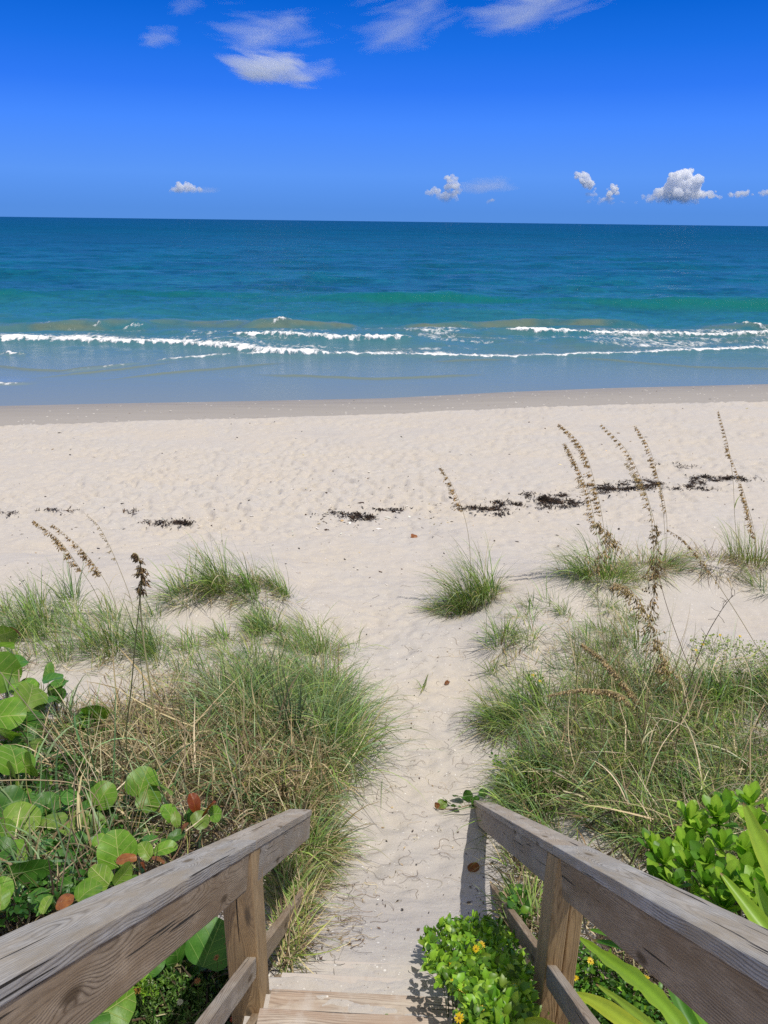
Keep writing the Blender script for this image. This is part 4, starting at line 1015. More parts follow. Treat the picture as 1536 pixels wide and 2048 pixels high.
def build_oats():
    g = lambda px, py: float(solve_ground([px], [py])[0][1])
    # left bank
    yl = g(215, 1235)
    sea_oat([(212, 1235), (188, 1180), (155, 1130), (118, 1080), (66, 1040)], yl, 'left-leaning sea oat with the longest seed head, lower of the pair above the left bank', 0.45, False, 70, 0.034, headcol=HEAD_D, branch=0.09, seed=1)
    sea_oat([(240, 1240), (222, 1185), (196, 1140), (160, 1095), (104, 1047)], yl, 'sea oat just right of and crossing the left-most one, dark head leaning left', 0.45, False, 60, 0.034, headcol=HEAD_D, branch=0.08, seed=2)
    sea_oat([(262, 1200), (240, 1140), (218, 1090), (196, 1050), (168, 1026)], yl, 'thin almost bare sea oat between the crossed pair and the drooping dark head', 0.45, False, 24, 0.022, headcol=HEAD_L, branch=0.05, seed=3)
    yn = g(300, 1560) - 0.15
    sea_oat([(316, 1560), (312, 1480), (303, 1390), (288, 1290), (280, 1200), (283, 1150), (276, 1112), (266, 1106)], yn, 'near sea oat on a pale yellow stalk with a short drooping dark brown head', 0.66, True, 52, 0.032, ((0.66, 0.62, 0.28), (0.50, 0.42, 0.22)), HEAD_N, 0.0090, 0.062, -1, droop=1.4, leaves=0, seed=4)
    sea_oat([(252, 1480), (262, 1380), (270, 1290), (278, 1210), (282, 1160), (278, 1130)], yn - 0.05, 'darker green stalk close beside the pale yellow one, its small head mostly hidden', 0.86, True, 16, 0.028, ((0.17, 0.20, 0.08), (0.20, 0.17, 0.09)), HEAD_N, 0.0060, 0.03, -1, droop=1.4, leaves=1, seed=5)
    # right bank, far
    sea_oat([(942, 1165), (938, 1080), (925, 1020), (905, 972), (880, 930)], g(945, 1200), 'single sea oat rising from the big lone clump beside the path', 0.60, False, 38, 0.034, headcol=HEAD_D, branch=0.09, seed=6)
    yr = g(1205, 1160)
    sea_oat([(1212, 1140), (1208, 1060), (1192, 975), (1165, 895), (1120, 848)], yr, 'tallest of the sea oats with full heads over the thick dark clump', 0.48, False, 110, 0.034, headcol=HEAD_D, branch=0.11, seed=7)
    sea_oat([(1200, 1140), (1192, 1060), (1176, 985), (1152, 925), (1131, 886)], yr - 0.1, 'sea oat just in front of and below the tallest full-headed one', 0.42, False, 100, 0.032, headcol=HEAD_D, branch=0.10, seed=8)
    sea_oat([(1318, 1140), (1316, 1080), (1292, 985), (1256, 905), (1202, 847)], yr + 0.2, 'sea oat with a long narrow head curving left, between full-headed pair and straight one', 0.45, False, 78, 0.032, headcol=HEAD_D, branch=0.085, seed=9)
    sea_oat([(1308, 1120), (1300, 1020), (1278, 960), (1254, 925)], yr + 0.1, 'shorter sea oat half hidden below the long narrow curving head', 0.62, False, 34, 0.028, headcol=HEAD_L, branch=0.08, seed=10)
    sea_oat([(1332, 1140), (1328, 1040), (1316, 960), (1300, 900), (1272, 852)], yr + 0.2, 'straighter sea oat right of the long curving head, small head high up', 0.62, False, 52, 0.030, headcol=HEAD_D, branch=0.07, seed=11)
    sea_oat([(1330, 1130), (1334, 1050), (1326, 990), (1310, 935)], yr + 0.1, 'thin sea oat close right of the straighter one with a sparse head', 0.60, False, 30, 0.026, headcol=HEAD_D, branch=0.06, seed=12)
    yq = g(1490, 1130)
    sea_oat([(1478, 1130), (1470, 1040), (1466, 960), (1456, 890), (1437, 821)], yq, 'tallest and farthest-right sea oat, its narrow head high over the seaweed line', 0.66, False, 46, 0.028, headcol=HEAD_D, branch=0.05, seed=13)
    sea_oat([(1515, 1130), (1508, 1060), (1492, 1000), (1476, 950), (1458, 905)], yq, 'sea oat leaning left beside the tallest one at far right', 0.35, False, 60, 0.028, headcol=HEAD_D, branch=0.05, seed=14)
    sea_oat([(1540, 1240), (1518, 1120), (1500, 1040), (1484, 985)], yq - 0.4, 'sea oat at the right edge of the photo with a loose brown head', 0.5, False, 46, 0.030, headcol=HEAD_D, branch=0.06, seed=15)
    # right bank, nearer
    y1 = g(1290, 1400) - 0.1
    sea_oat([(1283, 1400), (1294, 1290), (1306, 1200), (1312, 1120), (1314, 1045)], y1, 'nearer upright sea oat with a thick bunched brown head standing in the right bank', 0.50, both=True, dens=62, sz=0.040, headcol=[(0.50, 0.37, 0.20), (0.60, 0.46, 0.27), (0.30, 0.20, 0.11)], branch=0.13, rad=0.0036, side=1, droop=1.5, seed=16)
    sea_oat([(1225, 1420), (1210, 1300), (1196, 1200), (1200, 1120), (1222, 1075), (1195, 1045)], y1, 'nearer sea oat with a loose pale head seen against the thick dark clump', 0.55, both=True, dens=60, sz=0.040, headcol=HEAD_L, branch=0.19, side=1, droop=1.0, seed=17)
    sea_oat([(1385, 1420), (1350, 1370), (1322, 1310), (1296, 1235), (1262, 1180), (1228, 1165)], y1 - 0.2, 'heavy straw-coloured sea oat head arching left across the right bank', 0.18, both=True, dens=130, sz=0.044, headcol=HEAD_L, branch=0.19, side=-1, droop=1.2, rad=0.0036, seed=18)
    sea_oat([(1560, 1380), (1500, 1270), (1440, 1175), (1400, 1120), (1366, 1080), (1332, 1058)], y1 - 0.2, 'long sea oat slanting in from the right edge with dark widely spaced seeds', 0.52, False, 44, 0.022, headcol=HEAD_D, branch=0.035, side=1, droop=0.9, seed=19)
    y2 = g(1230, 1600) - 0.1
    sea_oat([(1290, 1540), (1270, 1440), (1245, 1390), (1170, 1378), (1098, 1390)], y2, 'pale sea oat head lying almost level over the grass of the right bank', 0.50, False, 110, 0.028, headcol=HEAD_L, branch=0.05, side=-1, droop=0.5, seed=20)
    sea_oat([(1330, 1500), (1290, 1420), (1250, 1365), (1205, 1315), (1166, 1288)], y2 + 0.3, 'pale sea oat slanting up to the left above the level one', 0.45, False, 100, 0.028, headcol=HEAD_L, branch=0.05, side=-1, droop=0.8, seed=21)
    # bare dry stalks
    def stalk(path, y, label, rad=0.0035, col=((0.30, 0.22, 0.12), (0.20, 0.14, 0.08)), ytop=None, twigs=0):
        n = len(path); ytop = y if ytop is None else ytop
        pts = [aty(a, b, y + (ytop - y) * i / (n - 1)) for i, (a, b) in enumerate(path)]
        V, F, C, P = tube(pts, (rad, rad * 0.5), 5, col, 30); A = Acc(); A.add((V, F, C)); r = np.random.default_rng(abs(int(path[0][0])))
        for i in range(twigs):
            k = r.uniform(0.5, 0.98); b = P[int(k * 29)]; d = unit(r.normal(0, 1, 3) + np.array([0, 0, 0.8]))
            v, f, c, _ = tube([b, b + d * 0.04, b + d * 0.07 + r.normal(0, 0.01, 3)], 0.0016, 4, (0.10, 0.07, 0.05)); A.add((v, f, c))
        o = link('dry_stalk', A.mesh('dry_stalk', pts[0]), None, M['dry']); o.location = tuple(pts[0]); tag(o, label, 'dry stalk', 'bare dry stalks'); return o
    stalk([(1340, 1560), (1370, 1400), (1405, 1290), (1440, 1225), (1466, 1190)], y2, 'dark bare twig ending in a small fork against the open sand at right', 0.004, ((0.22, 0.16, 0.09), (0.05, 0.035, 0.025)), twigs=9)
    stalk([(1480, 1560), (1420, 1430), (1365, 1300), (1330, 1200), (1312, 1120)], y2, 'long reddish bare stalk slanting up leftward behind the dark forked twig', 0.0035)
    stalk([(1228, 1620), (1205, 1480), (1190, 1380), (1182, 1290)], y2, 'straight tan stalk left of the other upright stalks on the right bank', 0.0032, ((0.36, 0.27, 0.15), (0.34, 0.25, 0.14)))
    stalk([(1270, 1600), (1284, 1480), (1296, 1400), (1302, 1290)], y2, 'upright brown stalk below the thick bunched sea oat head', 0.0030)
    stalk([(175, 1600), (120, 1500), (62, 1420), (-20, 1320)], g(175, 1640) - 0.1, 'pale pinkish bare stalk leaning left over the round sea grape leaves', 0.0042, ((0.42, 0.33, 0.24), (0.40, 0.30, 0.24)))
    stalk([(255, 1760), (330, 1640), (380, 1530), (428, 1400)], g(300, 1700), 'tan dead reed slanting right above the sea grape', 0.0045, ((0.50, 0.38, 0.22), (0.46, 0.34, 0.20)))
    stalk([(110, 1860), (128, 1740), (146, 1620), (150, 1505)], g(110, 1860), 'straw stalk standing upright among the lower sea grape leaves', 0.0045, ((0.50, 0.40, 0.26), (0.46, 0.36, 0.22)))
    stalk([(-20, 1562), (70, 1560), (150, 1568), (195, 1600), (230, 1690)], g(230, 1740), 'straw blade bent level across the lower sea grape leaves', 0.0045, ((0.46, 0.36, 0.22), (0.46, 0.36, 0.22)))
# ------------------------------------------------------------------ sea grape
def grape_leaf_mesh(kind, seed):
    r = np.random.default_rng(seed); nr, na = 7, 28; V = [(0, -0.1, 0)]
    cup = r.uniform(0.10, 0.34); fold = r.uniform(0.05, 0.38); ph = r.uniform(0, 6.28)
    for i in range(1, nr + 1):
        q = i / nr
        for j in range(na):
            a = 2 * math.pi * j / na
            x = math.sin(a); y = math.cos(a)
            rr = 1.0 + 0.035 * math.sin(3 * a + ph) + 0.02 * math.sin(7 * a + ph * 2)
            if y < -0.86: rr *= 1 - 0.16 * (-y - 0.86) / 0.14           # notch at the stalk
            X = x * rr * q * 1.02; Y = -0.1 + (y * rr + 0.1) * q
            if kind == 'long': X *= 0.62
            Z = fold * abs(X) ** 1.3 - cup * (X * X + Y * Y) * 0.8 + 0.05 * q * q * math.sin(4 * a + ph) + 0.03 * q * math.sin(2 * a + ph)
            V.append((X, Y, Z))
    F = []
    me = bpy.data.meshes.new('leaf'); bm = bmesh.new(); vs = [bm.verts.new(v) for v in V]
    for j in range(na): bm.faces.new((vs[0], vs[1 + (j + 1) % na], vs[1 + j]))
    for i in range(nr - 1):
        for j in range(na):
            a0 = 1 + i * na; b0 = a0 + na; k = (j + 1) % na
            bm.faces.new((vs[a0 + j], vs[a0 + k], vs[b0 + k], vs[b0 + j]))
    for f in bm.faces: f.smooth = True
    bmesh.ops.recalc_face_normals(bm, faces=bm.faces); bm.to_mesh(me); bm.free(); return me
GRAPE = {}
def grape_mesh(mat, kind, v):
    k = (mat, kind, v)
    if k not in GRAPE:
        me = grape_leaf_mesh(kind, 5 + v); me.materials.append(M[mat]); GRAPE[k] = me
    return GRAPE[k]
CAMP = np.array([0, 0, EYE])
def sea_grape(rootpx, label, leaves, hroot=0.0, fill=0, fillpoly=None, fillh=(0.05, 0.3), seed=0):
    """leaves: (px, py, diameter in px, material key, kind, roll deg, face 0..1 towards camera, height above ground)"""
    r = np.random.default_rng(300 + seed); rp = solve_ground([rootpx[0]], [rootpx[1]])[0]
    root = empty('sea_grape', rp); bpy.context.view_layer.update()
    tag(root, label, 'sea grape plant', 'sea grape plants left of the stairs')
    L = [list(l) for l in leaves]
    if fill:
        q = in_poly(r, fillpoly, fill)
        for (a, b) in q: L.append([a, b, r.uniform(34, 66), ['dark', 'dark', 'green', 'olive', 'green'][r.integers(0, 5)], 'round' if r.random() < 0.7 else 'long', r.uniform(-180, 180), r.uniform(0.0, 0.8), r.uniform(*fillh)])
    S = Acc(); nodes = []
    for l in L:
        px, py, dpx, mk, kind, roll, face, h = l
        p = solve_ground([px], [py], h)[0]
        dist = float((p - CAMP) @ _F); rad = dpx * dist / FPX / 2 * 0.90
        to = unit(CAMP - p); up = np.array([0, 0, 1.0]); fc = face if face > 0.7 else face * 0.6; nrm = unit(to * fc + unit(up + r.normal(0, 0.62, 3)) * (1 - fc) + r.normal(0, 0.12, 3))
        a = math.radians(roll)
        tip = math.cos(a) * _U + math.sin(a) * _R; tip = unit(tip - nrm * (tip @ nrm)); xa = np.cross(tip, nrm)
        o = bpy.data.objects.new('leaf', grape_mesh('grape_' + mk, kind, int(r.integers(0, 4)))); COL.objects.link(o); o.parent = root
        mw = Matrix(((xa[0] * rad, tip[0] * rad, nrm[0] * rad, p[0]), (xa[1] * rad, tip[1] * rad, nrm[1] * rad, p[1]), (xa[2] * rad, tip[2] * rad, nrm[2] * rad, p[2]), (0, 0, 0, 1)))
        o.matrix_local = Matrix.Translation(-Vector(rp)) @ mw
        if mk == 'red': o['label'] = 'rusty red sea grape leaf'
        if mk == 'rust': o['label'] = 'dead orange-brown sea grape leaf'
        base = p - tip * rad * 0.97
        node = np.array([p[0] * 0.75 + rp[0] * 0.25, p[1] * 0.75 + rp[1] * 0.25, 0]); node[2] = ground_at(node[0], node[1]) + max(0.03, (p[2] - ground_at(p[0], p[1])) * 0.55)
        v, f, c, _ = tube([base, (base + node) / 2 + [0, 0, 0.01] - nrm * 0.02, node], (0.003, 0.004), 5, ((0.30, 0.33, 0.12), (0.22, 0.12, 0.07)), 8); S.add((v, f, c))
        nodes.append(node)
    nodes = np.array(nodes)
    for i in range(0, len(nodes)):
        if i % 2 == 0:
            b = np.array(rp) - [0, 0, 0.02]; mid = (nodes[i] + b) / 2 + [0, 0, -0.01 + 0.05 * r.random()]
            v, f, c, _ = tube([nodes[i], mid, b], (0.005, 0.010), 6, ((0.20, 0.13, 0.08), (0.15, 0.11, 0.08)), 10); S.add((v, f, c))
    link('stem', S.mesh('stem', rp), root, M['dry'])
    return root
def build_grapes():
    G, D, O, Rd, Ru = 'green', 'dark', 'olive', 'red', 'rust'
    sea_grape((20, 1500), 'upper sea grape with bright round leaves stacked along the left edge of the photo', [
        (8, 1268, 62, O, 'round', 60, .4, .50), (30, 1262, 34, Ru, 'long', 100, .4, .50), (2, 1292, 56, G, 'round', 90, .5, .45), (0, 1345, 92, G, 'round', 100, .6, .42),
        (60, 1395, 74, O, 'round', 30, .35, .40), (104, 1358, 48, D, 'round', 20, .4, .40), (48, 1372, 56, G, 'round', -20, .3, .40), (12, 1432, 84, G, 'round', 80, .7, .38),
        (30, 1420, 70, D, 'round', 170, .4, .30), (88, 1408, 60, D, 'round', 60, .3, .30), (62, 1452, 66, D, 'round', 120, .3, .25), (10, 1465, 70, G, 'round', 100, .6, .34), (118, 1392, 44, D, 'long', 45, .4, .30),
        (96, 1345, 46, G, 'round', -40, .4, .36), (35, 1325, 44, D, 'round', 30, .4, .36)], fill=16, fillpoly=[(0, 1380), (120, 1350), (140, 1480), (0, 1500)], seed=1)
    sea_grape((185, 1500), 'small sea grape with a cupped yellow-green leaf on the pale sand patch', [
        (190, 1428, 62, G, 'round', 60, .35, .30), (168, 1440, 44, D, 'round', -60, .6, .27), (160, 1462, 40, D, 'round', 200, .5, .18), (200, 1468, 40, D, 'round', 150, .3, .15), (140, 1455, 40, D, 'long', 250, .4, .15), (178, 1425, 46, O, 'round', -30, .3, .30)], seed=2)
    sea_grape((60, 1840), 'large sea grape with broad overlapping leaves along the left edge above the handrail', [
        (30, 1518, 90, G, 'round', 20, .45, .42), (62, 1530, 60, O, 'round', 70, .4, .40), (30, 1556, 82, O, 'round', 80, .25, .36), (20, 1607, 74, D, 'round', 60, .5, .32), (42, 1636, 84, O, 'round', 60, .35, .32),
        (5, 1665, 60, G, 'round', 90, .5, .32), (95, 1610, 60, D, 'round', 20, .3, .26), (108, 1640, 58, O, 'round', 10, .4, .26), (205, 1592, 66, G, 'round', 20, .5, .34), (178, 1612, 66, D, 'long', 5, .5, .28), (285, 1566, 72, G, 'round', 10, .75, .36), (322, 1574, 62, O, 'long', 75, .35, .36), (298, 1600, 56, G, 'round', 160, .5, .30),
        (132, 1655, 52, O, 'long', -25, .6, .30), (60, 1742, 96, D, 'long', 85, .4, .30), (5, 1702, 60, D, 'round', 40, .4, .30), (80, 1700, 60, D, 'round', 130, .2, .22), (150, 1690, 60, D, 'round', 60, .2, .22), (120, 1720, 64, D, 'round', 80, .2, .22), (190, 1650, 50, G, 'round', 30, .4, .25), (160, 1640, 48, O, 'round', -30, .4, .25),
        (90, 1560, 50, D, 'round', 30, .3, .28), (140, 1595, 46, D, 'round', 60, .3, .28), (2, 1795, 60, G, 'long', 10, .5, .32), (92, 1808, 46, O, 'long', -10, .6, .30), (128, 1802, 42, Ru, 'round', 60, .3, .33), (70, 1660, 60, D, 'round', 100, .3, .2)], fill=46, fillpoly=[(0, 1500), (180, 1560), (260, 1660), (200, 1780), (0, 1830)], seed=3)
    sea_grape((300, 1790), 'sea grape with one big veined leaf and red young leaves close above the left handrail', [
        (235, 1700, 86, G, 'round', -10, .92, .38), (251, 1718, 48, Ru, 'long', 62, .7, .42), (200, 1752, 76, O, 'long', -50, .5, .34), (245, 1752, 62, O, 'round', 80, .4, .36), (176, 1782, 62, G, 'round', 20, .7, .34), (258, 1765, 44, G, 'round', 150, .5, .30),
        (388, 1606, 46, Rd, 'long', -10, .6, .44), (417, 1618, 44, Rd, 'round', 40, .4, .44), (400, 1640, 44, O, 'round', 60, .35, .38), (430, 1628, 36, G, 'round', 80, .3, .38), (338, 1625, 44, G, 'round', -20, .5, .38), (352, 1638, 36, O, 'long', 170, .5, .36), (369, 1655, 24, Ru, 'round', 0, .5, .38),
        (290, 1700, 52, O, 'long', -35, .4, .34), (330, 1697, 56, G, 'long', 60, .35, .32), (352, 1672, 44, D, 'long', 40, .4, .32), (316, 1718, 40, Ru, 'long', -20, .4, .28), (288, 1738, 34, Rd, 'round', 30, .4, .32), (385, 1630, 40, D, 'round', 120, .3, .3), (300, 1680, 34, D, 'round', 0, .3, .3)], fill=14, fillpoly=[(180, 1700), (330, 1640), (420, 1640), (380, 1700), (200, 1800)], fillh=(.05, .2), seed=4)
    sea_grape((330, 2040), 'sea grape under the left handrail with a large dark round leaf facing the steps', [
        (423, 1890, 108, D, 'round', 20, .95, .30), (352, 1898, 84, D, 'round', -30, .5, .20), (228, 2012, 96, G, 'round', 60, .65, .34), (180, 2040, 84, D, 'round', 20, .5, .30), (300, 1920, 70, D, 'round', 40, .4, .2), (390, 1945, 60, D, 'round', 120, .4, .12), (260, 1960, 70, D, 'round', 200, .4, .15), (330, 1950, 60, G, 'round', 80, .5, .12)],
        fill=10, fillpoly=[(200, 1900), (470, 1860), (480, 2000), (180, 2060)], fillh=(.02, .12), seed=5)

# ------------------------------------------------------------------ small-leaved plants
def leaf_cloud(r, P, N, size, aspect, cols, curl=0.25):
    """ovate leaves; P base points, N outward direction of the leaf (length axis)"""
    n = len(P); D = unit(N); U = unit(np.cross(D, r.normal(0, 1, (n, 3)))); U[:, 2] *= 0.45; U = unit(U - D * (U * D).sum(1)[:, None]); K = np.cross(D, U); K *= np.sign(K[:, 2:3] + 1e-6)
    L = size[:, None]; w = L * aspect
    pts = [(0, 0, 0), (.28, .42, .10), (.62, .46, .08), (1.0, 0, -curl), (.62, -.46, .08), (.28, -.42, .10), (.33, 0, 0), (.68, 0, -.04)]
    V = np.stack([P + D * L * a + U * w * b + K * L * c for a, b, c in pts], 1)
    q = [(0, 6, 1, 1), (6, 7, 2, 1), (7, 3, 2, 2), (0, 5, 6, 6), (5, 4, 7, 6), (4, 3, 7, 7)]
    F = []
    for i, f in enumerate([(0, 5, 6, 1), (1, 6, 7, 2), (5, 4, 7, 6), (2, 7, 4, 3)]): F.append(f)
    f = np.array(F)[None] + (np.arange(n) * 8)[:, None, None]
    c = np.repeat(cols[:, None], 8, 1) * np.array([.8, .95, 1.05, 1.1, 1.05, .95, 1.25, 1.2])[None, :, None]
    return V.reshape(-1, 3), f.reshape(-1, 4), np.clip(c, 0, 1).reshape(-1, 3)
def flower(parent, org, p, d, size, col, disc, npet=11, pw=0.30, double=False):
    d = unit(np.array(d, float)); a = unit(np.cross(d, [0.3, 0.2, 0.9])); b = np.cross(d, a); A = Acc(); r = np.random.default_rng(int(abs(p[0] * 997)))
    for lay in range(2 if double else 1):
        for i in range(npet):
            t = 2 * math.pi * (i + 0.5 * lay) / npet + r.normal(0, 0.06); u = math.cos(t) * a + math.sin(t) * b; s = np.cross(d, u); l = size * r.uniform(0.85, 1.05) * (1 - 0.25 * lay)
            V = np.array([p + u * l * .15 - s * l * pw * .3, p + u * l * .15 + s * l * pw * .3, p + u * l * .7 + s * l * pw * .55 + d * l * .12, p + u * l + s * l * .08 + d * l * .05, p + u * l - s * l * .08 + d * l * .05, p + u * l * .7 - s * l * pw * .55 + d * l * .12])
            A.add((V, np.array([[0, 1, 2, 5], [5, 2, 3, 4]]), np.repeat(np.array([col]) * r.uniform(.85, 1.1), 6, 0)))
    o = link('flower', A.mesh('flower', org), parent, M['leafy'])
    v, f, c, _ = tube([p - d * 0.002, p + d * size * .12, p + d * size * .2, p + d * size * .24], (size * .22, size * .26, size * .2, 0.0005), 8, disc)
    B = Acc(); B.add((v, f, c)); link('flower_centre', B.mesh('flower_centre', org), o, M['dry']); return o
def support(x, y):
    """sand or stair surface"""
    z = terrain(x, y)
    return z
def bushy(name, cat, label, poly, n, size, aspect, cols, hmax, rootpx, flowers=(), fcol=(0.85, 0.52, 0.02), fdisc=(0.35, 0.2, 0.03), fsize=0.019, up=0.5, group=None, hmin=0.02, seed=0, stems=60, mound=True, matk='leafy'):
    r = np.random.default_rng(500 + seed); q = in_poly(r, poly, n); qa = np.array(poly, float); ctr = qa.mean(0); ext = np.abs(qa - ctr).max(0)
    h = hmin + (hmax - hmin) * r.random(n) ** 0.6
    if mound: h *= np.clip(1.15 - (((q - ctr) / ext) ** 2).sum(1) * 0.55, 0.25, 1)
    hs = np.quantile(h, np.linspace(0.05, 0.95, 12)); bins = np.argmin(np.abs(h[:, None] - hs[None]), 1)
    P = np.zeros((n, 3))
    for i, hh in enumerate(hs):
        m = bins == i
        if m.any(): P[m] = solve_ground(q[m, 0], q[m, 1], float(hh))
    rp = solve_ground([rootpx[0]], [rootpx[1]])[0]; root = empty(name, rp); bpy.context.view_layer.update(); tag(root, label, cat, group)
    N = r.normal(0, 1, (n, 3)); N[:, 2] = np.abs(N[:, 2]) * 0.5 + up
    # leaves sit in pairs and whorls on shoot tips
    k = r.integers(0, n, n); same = r.random(n) < 0.65; src = k[::1] // 5 * 5 % n
    P = np.where(same[:, None], P[src] + r.normal(0, 0.012, (n, 3)), P)
    A = Acc(); A.add(leaf_cloud(r, P, N, size * r.uniform(0.55, 1.2, n), aspect, palette(r, n, [(cols, 1)])))
    link('foliage', A.mesh('foliage', rp), root, M[matk])
    S = Acc(); ii = r.integers(0, n, stems)
    for i in ii:
        b = np.array([P[i, 0] * .7 + rp[0] * .3, P[i, 1] * .7 + rp[1] * .3, 0]); b[2] = ground_at(b[0], b[1]) - 0.01
        v, f, c, _ = tube([b, (b + P[i]) / 2 + r.normal(0, 0.01, 3), P[i]], (0.003, 0.0015), 4, (0.10, 0.16, 0.05)); S.add((v, f, c))
    for (fx, fy, *rest) in flowers:
        fh = rest[0] if rest else hmax + 0.04
        p = solve_ground([fx], [fy], fh)[0]; d = unit(unit(CAMP - p) * 0.5 + np.array([0, 0, 0.8]) + r.normal(0, 0.25, 3))
        b = np.array([p[0] + r.normal(0, .03), p[1] + r.normal(0, .03), 0]); b[2] = ground_at(b[0], b[1])
        v, f, c, _ = tube([b, (b + p) / 2 + r.normal(0, 0.01, 3), p - d * 0.004], 0.0016, 4, (0.14, 0.18, 0.06), 8); S.add((v, f, c))
        fc = rest[1] if len(rest) > 1 else fcol; dc = rest[2] if len(rest) > 2 else fdisc; fs = rest[3] if len(rest) > 3 else fsize; np_ = rest[4] if len(rest) > 4 else 11
        flower(root, rp, p, d, fs, fc, dc, np_, double=np_ > 12)
    link('stem', S.mesh('stem', rp), root, M['dry'])
    return root
BRIGHT = [(0.24, 0.42, 0.03), (0.17, 0.34, 0.025), (0.32, 0.50, 0.05), (0.11, 0.25, 0.02)]
MIDG = [(0.07, 0.19, 0.025), (0.10, 0.24, 0.03), (0.05, 0.14, 0.02), (0.14, 0.28, 0.035)]
YEL = (0.88, 0.60, 0.02)
def build_small_plants():
    STAIRS[0] = True
    bushy('beach_sunflower', 'sunflower plant', 'bright leafy beach sunflower mound spilling over the right side of the steps', [(848, 1870), (900, 1840), (980, 1840), (1030, 1880), (1062, 1960), (1075, 2070), (930, 2070), (925, 2000), (880, 1965), (848, 1925)],
          2700, 0.046, 0.62, BRIGHT + BRIGHT + MIDG[1:2], 0.24, (1010, 1990), [(952, 1898, .25), (963, 1890, .25), (906, 1966, .2), (926, 1979, .2), (1028, 1976, .2), (962, 2020, .2), (919, 2036, .2), (970, 2012, .2), (905, 1930, .2)], YEL, group='beach sunflower plants', seed=1, stems=140)
    STAIRS[0] = False
    bushy('beach_sunflower', 'sunflower plant', 'darker beach sunflower plant growing behind and under the right handrail post', [(1085, 1880), (1180, 1900), (1400, 2040), (1440, 2090), (1060, 2090), (1060, 1960)],
          2600, 0.040, 0.55, MIDG + MIDG + BRIGHT[:1], 0.26, (1220, 2010), [(1150, 1956, .3), (1181, 1922, .3), (1292, 1958, .3), (1130, 1950, .25)], YEL, group='beach sunflower plants', seed=2, stems=120)
    bushy('weed', 'weed', 'upright narrow-leaved green weed in front of the right handrail post', [(1080, 1890), (1096, 1890), (1110, 1960), (1112, 2050), (1084, 2050), (1080, 1960)], 260, 0.030, 0.34, MIDG + BRIGHT, 0.42, (1098, 2030), hmin=0.1, seed=3, stems=14, mound=False)
    bushy('climbing_vine', 'vine', 'leafy vine shoot beside the foot of the right lower rail', [(1008, 1780), (1040, 1770), (1062, 1800), (1050, 1850), (1010, 1850)], 150, 0.050, 0.85, BRIGHT[:2] + MIDG, 0.24, (1040, 1845), seed=4, stems=12)
    bushy('beach_sunflower', 'sunflower plant', 'small-leaved green plant between the vine and the grass above the right rail end', [(985, 1510), (1050, 1495), (1100, 1530), (1090, 1580), (1010, 1590), (985, 1560)], 420, 0.045, 0.6, BRIGHT[:2] + MIDG, 0.16, (1040, 1570), group='beach sunflower plants', seed=5, stems=40)
    bushy('dune_groundcover', 'creeping plant', 'yellow-green creeping plant with tiny yellow flowers on the open sand at right', [(1380, 1275), (1440, 1268), (1560, 1290), (1560, 1345), (1440, 1335), (1390, 1310)], 900, 0.026, 0.7, [(0.26, 0.36, 0.06), (0.20, 0.30, 0.05), (0.32, 0.40, 0.10)], 0.12, (1460, 1320), [(1480, 1272, .14, YEL, (.6, .4, .02), .02), (1392, 1300, .12, YEL, (.6, .4, .02), .018), (1406, 1289, .12, YEL, (.6, .4, .02), .018), (1440, 1270, .12, YEL, (.6, .4, .02), .018)], seed=6, stems=60, mound=False)
    bushy('dune_groundcover', 'creeping plant', 'darker green creeping plant below the yellow-green one at the right edge', [(1400, 1345), (1560, 1340), (1560, 1400), (1420, 1400)], 700, 0.032, 0.6, MIDG, 0.18, (1480, 1390), seed=7, stems=60, mound=False)
    bushy('dune_groundcover', 'creeping plant', 'small pale green creeping plant on the sand gap in the right bank', [(1020, 1470), (1060, 1455), (1120, 1480), (1110, 1520), (1030, 1510)], 200, 0.028, 0.6, [(0.24, 0.34, 0.08), (0.18, 0.28, 0.06)], 0.10, (1065, 1500), seed=8, stems=25, mound=False)
    bushy('dune_groundcover', 'creeping plant', 'bright green sprig with small yellow flowers in the grass right of the path', [(1050, 1350), (1080, 1345), (1095, 1375), (1060, 1380)], 110, 0.036, 0.55, BRIGHT, 0.2, (1072, 1375), [(1066, 1350, .26, YEL, (.6, .4, .02), .02), (1080, 1362, .24, YEL, (.6, .4, .02), .018)], seed=9, stems=12, mound=False)
    bushy('dune_groundcover', 'creeping plant', 'yellowish bushy sprig high in the tangled right bank', [(1395, 1440), (1480, 1425), (1490, 1470), (1400, 1475)], 220, 0.040, 0.5, [(0.26, 0.36, 0.07), (0.20, 0.30, 0.05)], 0.28, (1440, 1475), seed=10, stems=25, mound=False)
    bushy('dune_groundcover', 'creeping plant', 'round-leaved green plant deep in the middle of the right bank', [(1330, 1540), (1400, 1530), (1410, 1590), (1340, 1590)], 160, 0.055, 0.6, MIDG, 0.22, (1370, 1590), seed=11, stems=18, mound=False)
    # wildflowers under the left handrail
    RED, ORG, WHT = (0.55, 0.06, 0.015), (0.42, 0.16, 0.05), (0.72, 0.70, 0.52)
    bushy('green_undergrowth', 'undergrowth', 'dark green leafy undergrowth between the sea grape leaves along the left edge', [(-20, 1480), (150, 1500), (300, 1640), (250, 1780), (-20, 1860)], 2200, 0.06, 0.6, [(0.05, 0.15, 0.02), (0.08, 0.20, 0.03), (0.03, 0.09, 0.015)], 0.24, (100, 1700), seed=16, stems=60, mound=False).__setitem__('kind', 'stuff')
